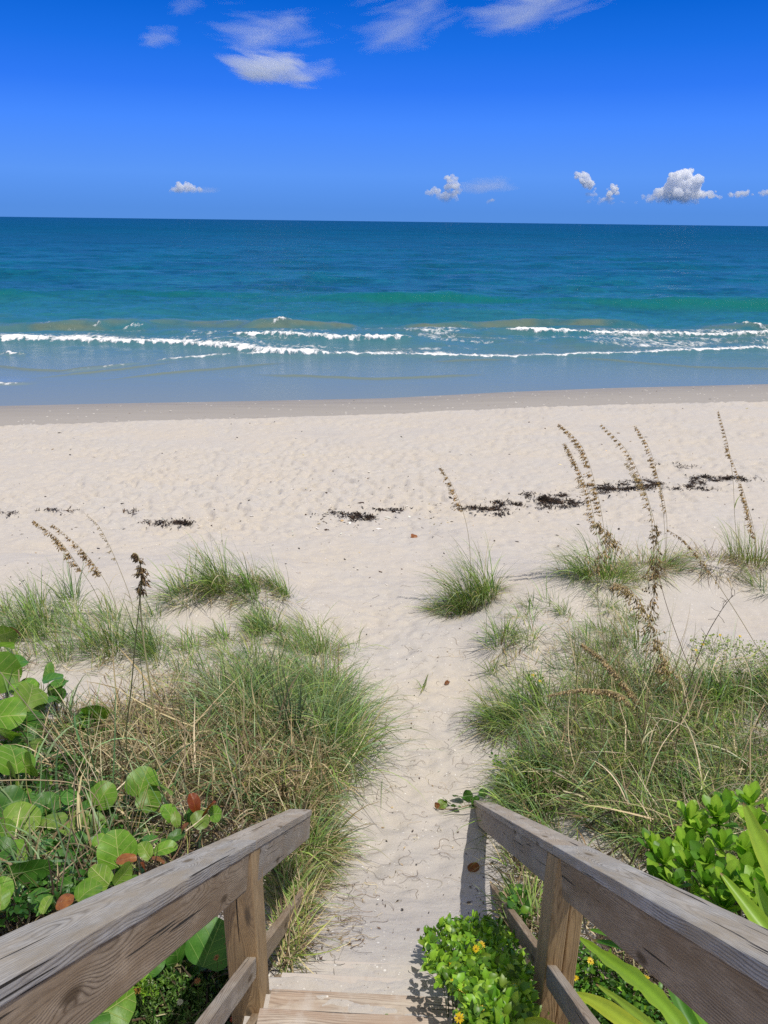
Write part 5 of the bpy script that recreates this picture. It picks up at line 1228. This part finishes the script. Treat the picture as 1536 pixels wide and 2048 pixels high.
    bushy('wildflower_plant', 'wildflower', 'small-leaved wildflower plant with pale seed balls and dried orange heads under the left handrail', [(250, 1960), (320, 1925), (420, 1960), (440, 2070), (210, 2070)], 1300, 0.030, 0.30, [(0.12, 0.22, 0.04), (0.17, 0.28, 0.06), (0.08, 0.16, 0.03)], 0.22, (340, 2040),
          [(433, 1915, .38, ORG, (.25, .07, .03), .018, 9), (395, 1962, .34, ORG, (.28, .14, .05), .017, 9), (275, 1980, .32, (0.34, 0.17, 0.03), (.12, .05, .02), .020, 9), (360, 2004, .30, WHT, (.6, .58, .4), .014, 16), (456, 1974, .36, WHT, (.6, .58, .4), .012, 16), (300, 1962, .3, (0.30, 0.24, 0.12), (.2, .15, .08), .013, 9)], seed=12, stems=90)
    bushy('wildflower_plant', 'wildflower', 'red blanket flower blooming at the foot of the left post', [(450, 2030), (500, 2020), (510, 2070), (440, 2075)], 160, 0.030, 0.32, [(0.12, 0.22, 0.04), (0.17, 0.28, 0.06)], 0.12, (480, 2060), [(470, 2038, .20, RED, (.55, .25, .03), .026, 12)], seed=13, stems=12)
    bushy('wildflower_plant', 'wildflower', 'light green narrow-leaved sprout under the middle of the left handrail', [(262, 1935), (285, 1930), (300, 1990), (268, 2000)], 130, 0.045, 0.22, BRIGHT, 0.36, (285, 2010), hmin=0.08, seed=14, stems=14, mound=False)
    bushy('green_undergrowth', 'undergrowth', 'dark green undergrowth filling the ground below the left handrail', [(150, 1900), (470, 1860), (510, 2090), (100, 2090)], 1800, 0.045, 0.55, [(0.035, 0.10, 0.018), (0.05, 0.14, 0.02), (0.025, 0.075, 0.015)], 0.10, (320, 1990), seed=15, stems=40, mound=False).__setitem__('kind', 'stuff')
    # vine runner lying on the sand in front of the right rail end
    r = np.random.default_rng(77); pts = [solve_ground([a], [b], 0.02)[0] for a, b in [(872, 1617), (905, 1618), (940, 1610), (965, 1603), (1000, 1600), (1040, 1590)]]
    root = empty('beach_vine', pts[3]); bpy.context.view_layer.update(); tag(root, 'beach vine runner with small round leaves on the sand beside the right handrail end', 'vine')
    v, f, c, PP = tube(pts, 0.0035, 5, (0.30, 0.20, 0.09), 24); S = Acc(); S.add((v, f, c)); 
    for i, (a, b, s, col) in enumerate([(885, 1607, 20, 'olive'), (893, 1602, 20, 'dark'), (912, 1612, 22, 'dark'), (918, 1592, 26, 'dark'), (936, 1592, 24, 'dark'), (951, 1603, 22, 'dark'), (967, 1585, 20, 'dark'), (874, 1610, 12, 'rust'), (990, 1586, 22, 'green'), (1000, 1560, 26, 'green'), (1018, 1575, 24, 'dark')]):
        p = solve_ground([a], [b], 0.05)[0]; rad = s * float((p - CAMP) @ _F) / FPX / 2; nrm = unit(unit(CAMP - p) + r.normal(0, 0.5, 3)); tip = unit(np.cross(nrm, r.normal(0, 1, 3))); xa = np.cross(tip, nrm)
        o = bpy.data.objects.new('leaf', grape_mesh('grape_' + col, 'round', i % 4)); COL.objects.link(o); o.parent = root
        mw = Matrix(((xa[0] * rad, tip[0] * rad, nrm[0] * rad, p[0]), (xa[1] * rad, tip[1] * rad, nrm[1] * rad, p[1]), (xa[2] * rad, tip[2] * rad, nrm[2] * rad, p[2]), (0, 0, 0, 1)))
        o.matrix_local = Matrix.Translation(-Vector(pts[3])) @ mw
        q = PP[np.argmin(((PP - p) ** 2).sum(1))]; v, f, c, _ = tube([q, (q + p) / 2 + [0, 0, .01], p - tip * rad * .9], 0.0018, 4, (0.2, 0.22, 0.08)); S.add((v, f, c))
    link('stem', S.mesh('stem', pts[3]), root, M['dry'])

def build_naupaka():
    r = np.random.default_rng(42)
    rp = solve_ground([1480], [1860])[0]; root = empty('beach_naupaka', rp); bpy.context.view_layer.update()
    tag(root, 'glossy bright green beach naupaka bush right of the handrail', 'bush')
    A = Acc(); S = Acc()
    cents = [(1375, 1655, .62), (1425, 1635, .7), (1500, 1618, .8), (1358, 1690, .45), (1330, 1730, .40), (1395, 1680, .55), (1420, 1720, .5), (1450, 1650, .62), (1470, 1625, .66), (1440, 1700, .55), (1480, 1700, .6), (1515, 1665, .7), (1535, 1720, .6), (1380, 1740, .42), (1350, 1780, .35), (1410, 1775, .42), (1450, 1770, .48), (1490, 1760, .52), (1530, 1800, .5), (1500, 1830, .42), (1310, 1700, .35), (1545, 1640, .7), (1440, 1820, .35), (1560, 1760, .6), (1370, 1710, .5), (1500, 1730, .55), (1400, 1640, .5),
             (1330, 1760, .2), (1380, 1790, .2), (1420, 1740, .25), (1460, 1800, .2), (1520, 1850, .25), (1570, 1860, .3)]
    for (a, b, h) in cents:
        c0 = solve_ground([a + r.normal(0, 5)], [b + r.normal(0, 5)], h * 0.8)[0]; ax = unit(np.array([0, 0, 1.0]) + unit(CAMP - c0) * 0.35 + r.normal(0, 0.30, 3))
        u = unit(np.cross(ax, [0.2, 0.9, 0.1])); w = np.cross(ax, u); n = 12
        for k in range(n):
            t = k * 2.4 + r.normal(0, 0.1); el = 0.15 + 0.95 * k / n; d = unit((math.cos(t) * u + math.sin(t) * w) * math.sin(el) + ax * math.cos(el) * 1.0)
            L = 0.145 * r.uniform(0.6, 1.15); s = unit(np.cross(d, ax)); nn = np.cross(s, d)
            col = np.array([(0.24, 0.42, 0.035), (0.16, 0.33, 0.025), (0.33, 0.50, 0.055), (0.09, 0.22, 0.02)][r.integers(0, 4)]) * r.uniform(.85, 1.1)
            pts = []
            seg = 5; tw = [.06, .16, .30, .40, .30]; 
            rows = []
            for q in range(seg + 1):
                f = q / seg; p = c0 + d * L * f + nn * L * (-0.10 * f * f)
                wd = [0.04, 0.08, 0.14, 0.21, 0.21, 0.05][q] * L
                rows += [p - s * wd + nn * wd * 0.18, p, p + s * wd + nn * wd * 0.18]
            V = np.array(rows); F = []
            for q in range(seg):
                F += [(q * 3, q * 3 + 1, q * 3 + 4, q * 3 + 3), (q * 3 + 1, q * 3 + 2, q * 3 + 5, q * 3 + 4)]
            C = np.repeat(col[None], len(V), 0); C[1::3] *= 1.35
            A.add((V, np.array(F), np.clip(C, 0, 1)))
        v, f, c, _ = tube([c0, (c0 + rp) / 2 + [0, 0, -.03], rp + r.normal(0, .05, 3) * [1, 1, 0]], (0.006, 0.012), 5, ((0.22, 0.28, 0.08), (0.18, 0.14, 0.10)), 8); S.add((v, f, c))
    link('foliage', A.mesh('foliage', rp), root, M['strap']); link('stem', S.mesh('stem', rp), root, M['dry'])

def strap(parent, org, pts, width, col, mid=0.35, keel=0.22, serr=0.0, seed=0, base_w=0.7):
    """long pointed strap leaf through pixel+distance points, foot first"""
    r = np.random.default_rng(seed); P = np.array([aty(a, b, y) for a, b, y in pts])
    _, _, _, P = tube(P, 0.01, 3, col, 34); m = len(P); T = unit(np.gradient(P, axis=0)); to = unit(CAMP[None] - P)
    N = unit(to * 0.75 + np.array([0, 0, 0.6])); S = unit(np.cross(T, N)); N = np.cross(S, T); t = np.linspace(0, 1, m)
    w = width * (base_w + (1 - base_w) * np.minimum(1, t * 3)) * np.clip((1 - t) * 2.6, 0, 1) ** 0.75 * 0.5 + 0.0008
    cols = 5; V = []; C = []
    for j in range(cols):
        f = (j / (cols - 1)) * 2 - 1; ww = w.copy()
        if serr and abs(f) == 1: ww = w * (1 + serr * (np.abs(((t * 26) % 1) - 0.5) - 0.25) * 2)
        V.append(P + S * (ww * f)[:, None] + N * (np.abs(f) ** 1.3 * w * keel * 2)[:, None])
        cc = np.repeat(np.array([col]), m, 0) * (1.25 if j == 2 else 1.0 if abs(f) < 1 else 0.95); cc = cc * (1 - t[:, None] * 0.0); 
        if j == 0 or j == cols - 1: cc = cc * np.array([1.35, 1.2, 1.1])
        C.append(cc)
    V = np.stack(V, 1).reshape(-1, 3); C = np.clip(np.stack(C, 1).reshape(-1, 3), 0, 1)
    tipm = np.repeat((t > 0.965)[:, None], cols, 1).reshape(-1); C[tipm] = (0.30, 0.20, 0.09)
    return link('leaf', np_mesh('leaf', V - np.array(org), grid_faces(m, cols), {'Col': C}), parent, M['strap'])
def build_straps():
    Y, G, D = (0.36, 0.46, 0.05), (0.22, 0.38, 0.04), (0.07, 0.20, 0.025)
    rp = np.array([1.25, 1.75, ground_at(1.25, 1.75)]); root = empty('spider_lily', rp); bpy.context.view_layer.update()
    tag(root, 'strap-leaved lily with long pointed yellow-green leaves poking in under the right handrail', 'lily plant', 'strap-leaved lilies by the right handrail')
    strap(root, rp, [(1440, 2200, 1.80), (1365, 2060, 1.98), (1290, 1975, 2.15), (1210, 1915, 2.33), (1152, 1870, 2.48)], 0.062, G, serr=.35, seed=1)
    strap(root, rp, [(1420, 2200, 1.62), (1330, 2110, 1.80), (1250, 2045, 1.92), (1190, 2005, 2.02), (1145, 1986, 2.08)], 0.060, Y, seed=2)
    strap(root, rp, [(1440, 2230, 1.85), (1330, 2085, 2.05), (1260, 2020, 2.2), (1192, 1968, 2.35)], 0.042, (0.24, 0.36, 0.05), seed=3)
    strap(root, rp, [(1450, 2160, 1.95), (1372, 2030, 2.15), (1330, 1940, 2.32), (1270, 1900, 2.45), (1182, 1880, 2.6)], 0.060, D, seed=4)
    strap(root, rp, [(1420, 2060, 2.1), (1330, 1935, 2.35), (1250, 1880, 2.5), (1175, 1858, 2.65)], 0.045, (0.13, 0.30, 0.03), seed=5)
    strap(root, rp, [(1200, 2200, 1.70), (1130, 2085, 1.85), (1075, 2050, 1.93), (1040, 2045, 2.0)], 0.05, Y, seed=6)
    strap(root, rp, [(1470, 2200, 1.9), (1440, 2090, 2.05), (1400, 2050, 2.15), (1385, 2030, 2.2)], 0.05, G, seed=7)
    rp = np.array([2.05, 2.45, ground_at(2.05, 2.45)]); root = empty('spider_lily', rp); bpy.context.view_layer.update()
    tag(root, 'strap-leaved lily with tall upright leaves above the right handrail at the edge of the photo', 'lily plant', 'strap-leaved lilies by the right handrail')
    strap(root, rp, [(1640, 2020, 2.55), (1590, 1860, 2.75), (1545, 1740, 2.9), (1510, 1665, 3.0), (1486, 1604, 3.05)], 0.105, (0.32, 0.47, 0.05), seed=8)
    strap(root, rp, [(1620, 2010, 2.4), (1560, 1900, 2.55), (1500, 1820, 2.7), (1440, 1745, 2.85)], 0.078, (0.25, 0.42, 0.04), seed=9)
    strap(root, rp, [(1620, 1990, 2.55), (1560, 1880, 2.7), (1525, 1800, 2.8), (1508, 1755, 2.85)], 0.060, (0.22, 0.38, 0.04), seed=10)
    strap(root, rp, [(1640, 1950, 2.6), (1590, 1830, 2.7), (1560, 1740, 2.8), (1535, 1680, 2.9)], 0.05, D, seed=11)

# ------------------------------------------------------------------ seaweed, fallen leaves, birds
def build_wrack():
    items = [((700, 1030), (44, 8), 260, 'black seaweed clump left of the path line, nearest the middle of the wrack line'), ((728, 1033), (26, 7), 260, 'thick black seaweed knot in the centre-left of the wrack line'), ((792, 1020), (26, 5), 120, 'thin scattered seaweed strip just right of the centre-left clump'),
             ((346, 1049), (40, 8), 320, 'black seaweed patch on its own on the left half of the beach'), ((12, 1028), (24, 6), 110, 'small seaweed patch at the left edge of the photo'), ((122, 1022), (36, 6), 60, 'faint scatter of seaweed bits between the left edge and the lone left patch'), ((262, 1024), (14, 4), 30, 'few specks of seaweed above and left of the lone left patch'),
             ((958, 1020), (52, 8), 420, 'long black seaweed strip behind the single sea oat by the path'), ((1018, 1008), (30, 6), 180, 'short seaweed strip between the single sea oat and the densest patch'), ((1100, 998), (38, 13), 800, 'densest and blackest seaweed patch, left of the full-headed sea oats'), ((1132, 1012), (30, 4), 200, 'thin dark tail of seaweed at the lower right of the densest patch'),
             ((1190, 975), (44, 7), 420, 'seaweed strip directly behind the full-headed sea oats'), ((1250, 976), (44, 6), 300, 'seaweed strip between the full-headed and the curving sea oats'), ((1305, 970), (34, 8), 380, 'seaweed clump behind the curving and straighter sea oats'),
             ((1388, 965), (22, 8), 300, 'round seaweed clump left of the long black strip at far right'), ((1440, 957), (48, 5), 460, 'long straight black seaweed strip at far right of the wrack line'), ((1365, 932), (34, 6), 60, 'faint seaweed scatter higher up the beach behind the straighter sea oat'), ((1420, 978), (20, 4), 60, 'small seaweed fragments below the long straight strip')]
    r = np.random.default_rng(91)
    for (cx, cy), (sx, sy), n, lab in items:
        n = int(n * (0.85 if cx < 1000 else 1.2))
        # clumpy distribution
        k = 9; cc = r.normal(0, 0.62, (k, 2)) * [sx, sy]; ki = (k * r.random(n) ** 1.6).astype(int); q = np.array([cx, cy]) + cc[ki] + r.normal(0, 1, (n, 2)) * np.where(r.random((n, 1)) < 0.22, 3.0, 1.0) * [sx * 0.15, sy * 0.17]
        P = solve_ground(q[:, 0], q[:, 1]); dens = np.exp(-(((q - [cx, cy]) / [sx, sy]) ** 2).sum(1)); P[:, 2] += 0.002 + r.random(n) * 0.02 * dens
        m = len(P); col = palette(r, m, [([(0.030, 0.020, 0.015), (0.05, 0.032, 0.022), (0.015, 0.011, 0.009)], 5), ([(0.12, 0.075, 0.05)], 0.9)])
        A = Acc(); A.add(blades(r, P, r.uniform(0, 6.28, m), r.uniform(0.03, 0.13, m), np.clip(r.normal(1.52, 0.10, m), 1.2, 1.8), r.normal(0.0, 0.15, m), r.uniform(0.005, 0.018, m), col, 4, terrain))
        c = solve_ground([cx], [cy])[0]; o = link('seaweed', A.mesh('seaweed', c), None, M['dry']); o.location = tuple(c); tag(o, lab, 'seaweed', 'washed up seaweed along the wrack line')
    # fallen leaves
    for (px, py, s, mk, kind, roll, lab) in [(948, 1735, 30, 'rust', 'long', 80, 'curled reddish-brown fallen leaf on the shaded sand by the right handrail'), (828, 1073, 14, 'rust', 'round', 20, 'small dark fallen leaf alone on the sand below the seaweed line'), (894, 1365, 13, 'rust', 'long', 50, 'small dark fallen leaf lying right of the tiny sprig on the path'), (773, 2033, 10, 'green', 'round', 0, 'tiny green leaf lying on the lowest visible step')]:
        p = solve_ground([px], [py], 0.02)[0]
        if py > 2000: p = aty(px, py, 2.31); 
        rad = s * float((p - CAMP) @ _F) / FPX / 2; nrm = unit(np.array([0.3, -0.5, 0.8])); a = math.radians(roll); tip = math.cos(a) * _U + math.sin(a) * _R; tip = unit(tip - nrm * (tip @ nrm)); xa = np.cross(tip, nrm)
        o = bpy.data.objects.new('fallen_leaf', grape_mesh('grape_' + mk, kind, 2)); COL.objects.link(o)
        o.matrix_world = Matrix(((xa[0] * rad, tip[0] * rad, nrm[0] * rad, p[0]), (xa[1] * rad, tip[1] * rad, nrm[1] * rad, p[1]), (xa[2] * rad, tip[2] * rad, nrm[2] * rad, p[2]), (0, 0, 0, 1)))
        tag(o, lab, 'fallen leaf', 'fallen leaves')
def build_birds():
    m = NT('bird'); m.base(m.mix(m.rng(m.sep(m.coord('Object'))[2], 0.075, 0.095), (0.55, 0.52, 0.48), (0.10, 0.085, 0.07))); m.rough(0.8); M['bird'] = m.m
    def bird(px, py, rz, label):
        p = solve_ground([px], [py])[0]
        nodes = [((-0.085, 0, 0.085), .004), ((-0.055, 0, 0.09), .014), ((-0.02, 0, 0.092), .027), ((0.02, 0, 0.10), .026), ((0.045, 0, 0.118), .014), ((0.058, 0, 0.135), .015), ((0.078, 0, 0.133), .005), ((0.105, 0, 0.128), .0018),
                 ((-0.002, .012, 0.072), .008), ((-0.012, .012, 0.04), .003), ((0.0, .012, 0.004), .0022), ((0.018, .012, 0.001), .002), ((-0.002, -.012, 0.072), .008), ((-0.004, -.012, 0.04), .003), ((0.012, -.012, 0.004), .0022), ((0.03, -.012, 0.001), .002)]
        ed = [(0, 1), (1, 2), (2, 3), (3, 4), (4, 5), (5, 6), (6, 7), (2, 8), (8, 9), (9, 10), (10, 11), (2, 12), (12, 13), (13, 14), (14, 15)]
        me = bpy.data.meshes.new('shorebird'); me.from_pydata([n[0] for n in nodes], ed, []); o = link('shorebird', me, None, M['bird']); o.location = tuple(p); o.rotation_euler = (0, 0, rz)
        sk = o.modifiers.new('skin', 'SKIN'); sk.use_smooth_shade = True
        if not me.skin_vertices: me.skin_vertices.new()
        for i, n in enumerate(nodes): me.skin_vertices[0].data[i].radius = (n[1], n[1])
        me.skin_vertices[0].data[2].use_root = True
        sb = o.modifiers.new('sub', 'SUBSURF'); sb.levels = 1; sb.render_levels = 2
        tag(o, label, 'shorebird', 'small wading birds at the waterline')
    bird(1454, 754, 0.2, 'small shorebird standing at the water edge, left of the two at right'); bird(1479, 753, 1.6, 'small shorebird facing the sea, right of the two at right')
    bird(5, 766, 2.8, 'dark shorebird in the shallow wash at the left edge of the photo'); bird(207, 776, 0.4, 'tiny dark shorebird alone in the shallow wash on the left')

build_grass(); build_tufts(); build_oats(); build_grapes(); build_small_plants(); build_naupaka(); build_straps(); build_wrack(); build_birds()
# ------------------------------------------------------------------ clouds, far out over the sea
def mat_cloud(name, dens, scale, thr, soft, streak=(1, 1, 1), z0=None, z1=None, fall=1.0):
    m = bpy.data.materials.new(name); m.use_nodes = True; t = NT.__new__(NT); t.m = m; t.t = m.node_tree; t.n = t.t.nodes; t.l = t.t.links
    t.n.remove(t.n['Principled BSDF']); t.out = t.n['Material Output']
    P = t.coord('Object'); n = t.noise(t.mapping(P, streak), scale, 6, 0.62, 0.4)
    G = t.coord('Generated'); gv = t.sep(G)
    ex = [t.math('MULTIPLY', t.math('SUBTRACT', g, 0.5), 2.0) for g in gv]
    rr = t.math('SQRT', t.math('ADD', t.math('ADD', t.math('MULTIPLY', ex[0], ex[0]), t.math('MULTIPLY', ex[1], ex[1])), t.math('MULTIPLY', ex[2], ex[2])))
    d = t.math('SUBTRACT', n, t.math('ADD', thr, t.math('MULTIPLY', t.math('POWER', rr, 1.6), 0.30 * fall)))
    d = t.math('MULTIPLY', t.rng(d, 0.0, soft), dens * 1.25)
    if z0 is not None: d = t.math('MULTIPLY', d, t.rng(gv[2], z0, z1, 0.04, 1.0))
    v = t.node('VolumeScatter'); v.inputs['Color'].default_value = (1, 1, 1, 1); v.inputs['Anisotropy'].default_value = 0.0
    t.l.new(d, v.inputs['Density']); t.l.new(v.outputs[0], t.out.inputs['Volume']); return m
def cirrus(x0, y0, x1, y1, label, dens=0.0022, thr=0.40, D=9000, seed=0, rot=0.0, scale=0.0016, streak=(0.8, 0.8, 5.0)):
    c = aty((x0 + x1) / 2, (y0 + y1) / 2, D); k = D / FPX / math.cos(PITCH)
    w = (x1 - x0) / 2 * k * 1.0; h = (y1 - y0) / 2 * k
    bm = bmesh.new(); bmesh.ops.create_icosphere(bm, subdivisions=3, radius=1.0)
    for v in bm.verts: v.co = Vector((v.co.x * w, v.co.y * w * 0.6, v.co.z * h))
    me = bpy.data.meshes.new('cirrus_cloud'); bm.to_mesh(me); bm.free()
    o = link('cirrus_cloud', me, None, mat_cloud('cirrus', dens, scale, thr, 0.22, streak)); o.location = tuple(c); o.rotation_euler = (0, R_(rot), 0)
    tag(o, label, 'cloud', 'wispy high clouds'); return o
def cumulus(lobes, label, D=9000, dens=0.02, seed=0, voxel=9):
    r = np.random.default_rng(seed + 5); k = D / FPX / math.cos(PITCH); c = aty(lobes[0][0], lobes[0][1], D)
    bm = bmesh.new()
    for (px, py, rp) in lobes:
        p = aty(px, py, D) - c; R = rp * k * 1.02
        for q in range(18):
            off = r.normal(0, 0.52, 3) * R; s = R * r.uniform(0.18, 0.50) if q else R * 0.62
            mt = Matrix.Translation(Vector(p + off * [1.15, 1.4, 0.62] + np.array([0, 0, R * 0.12]))) @ Matrix.Diagonal((s, s, s * 0.9, 1)); bmesh.ops.create_icosphere(bm, subdivisions=2, radius=1.0, matrix=mt)
    me = bpy.data.meshes.new('cumulus_cloud'); bm.to_mesh(me); bm.free()
    o = link('cumulus_cloud', me, None, mat_cloud('cumulus', dens * 1.6, 0.010, 0.20, 0.24, (1, 1, 1), 0.06, 0.60, 0.12)); o.location = tuple(c)
    rm = o.modifiers.new('union', 'REMESH'); rm.mode = 'VOXEL'; rm.voxel_size = voxel
    tx = bpy.data.textures.new('puffs', 'CLOUDS'); tx.noise_scale = 34; tx.noise_depth = 4
    dm = o.modifiers.new('puffs', 'DISPLACE'); dm.texture = tx; dm.strength = 42; dm.mid_level = 0.5
    tag(o, label, 'cloud', 'puffy clouds low over the horizon'); return o
def build_clouds():
    cumulus([(1362, 372, 22), (1365, 350, 13), (1340, 385, 17), (1385, 380, 16), (1318, 394, 11), (1408, 390, 9), (1300, 396, 7), (1425, 392, 8), (1360, 394, 20), (1335, 398, 13), (1385, 398, 14), (1290, 400, 6), (1437, 394, 5), (1352, 362, 12)], 'largest heaped white cloud over the horizon at right, with a peaked top', seed=1)
    cumulus([(1170, 362, 12), (1165, 350, 8), (1180, 372, 9), (1186, 390, 7)], 'upright puffy cloud left of the largest heaped one', seed=2, voxel=10)
    cumulus([(1228, 385, 9), (1226, 377, 6), (1216, 398, 7), (1205, 400, 6)], 'small puffy cloud between the upright puffy one and the largest heap', seed=3, voxel=9)
    cumulus([(900, 370, 10), (896, 358, 7), (908, 374, 8), (870, 385, 9), (885, 395, 10), (900, 396, 12), (858, 388, 6), (915, 385, 7)], 'two-towered puffy cloud above the middle of the horizon', seed=4, voxel=10, dens=0.012)
    cumulus([(370, 378, 11), (362, 372, 8), (385, 378, 9), (350, 382, 8), (398, 380, 6)], 'single low white cloud over the horizon on the left', seed=5, voxel=10, dens=0.012)
    cumulus([(1478, 392, 8), (1490, 389, 7), (1462, 392, 6)], 'small flat puffy cloud right of the largest heap', seed=6, voxel=9, dens=0.012)
    cumulus([(1527, 388, 7), (1536, 386, 6)], 'tiny puffy cloud cut off by the right edge of the photo', seed=7, voxel=9, dens=0.010)
    cumulus([(1300, 403, 5), (1318, 405, 6), (1340, 406, 7), (1365, 407, 7), (1392, 406, 6), (1270, 405, 4)], 'faint flat bank of cloud under the largest heaped cloud', seed=9, voxel=9, dens=0.0035)
    cumulus([(1180, 403, 5), (1200, 405, 6), (1222, 406, 6), (1245, 405, 4)], 'faint flat bank of cloud under the small puffy cloud between the two larger ones', seed=10, voxel=9, dens=0.003)
    cumulus([(978, 404, 5), (984, 400, 4)], 'tiny faint cloud right of the two-towered one', seed=8, voxel=7, dens=0.006)
    cirrus(440, 98, 650, 168, 'brightest white wisp of cloud, alone below the other high wisps', dens=0.0050, thr=0.32, rot=11)
    cirrus(560, 115, 700, 165, 'thin tail of cloud trailing right from the brightest wisp', dens=0.0016, thr=0.36, rot=-4)
    cirrus(272, 42, 372, 98, 'small isolated wisp at the left of the high clouds', dens=0.0022, thr=0.37, rot=6)
    cirrus(400, 10, 700, 100, 'broad feathery wisp directly above the brightest one', dens=0.0013, thr=0.38, rot=3)
    cirrus(330, -30, 425, 32, 'wisp cut by the top edge above the small isolated one', dens=0.0012, thr=0.38)
    cirrus(700, -50, 950, 110, 'large mottled wisp at the top centre of the sky', dens=0.0011, thr=0.37, rot=-10)
    cirrus(920, -40, 1230, 52, 'long bright streaky wisp along the top edge right of centre', dens=0.0016, thr=0.36, rot=-5)
    cirrus(900, 352, 1050, 386, 'flat thin streak of cloud beside the two-towered cloud', dens=0.0014, thr=0.30, streak=(1, 1, 5))
    cirrus(385, 372, 448, 386, 'short flat streak right of the single low cloud', dens=0.0018, thr=0.30, streak=(1, 1, 5))
build_clouds()
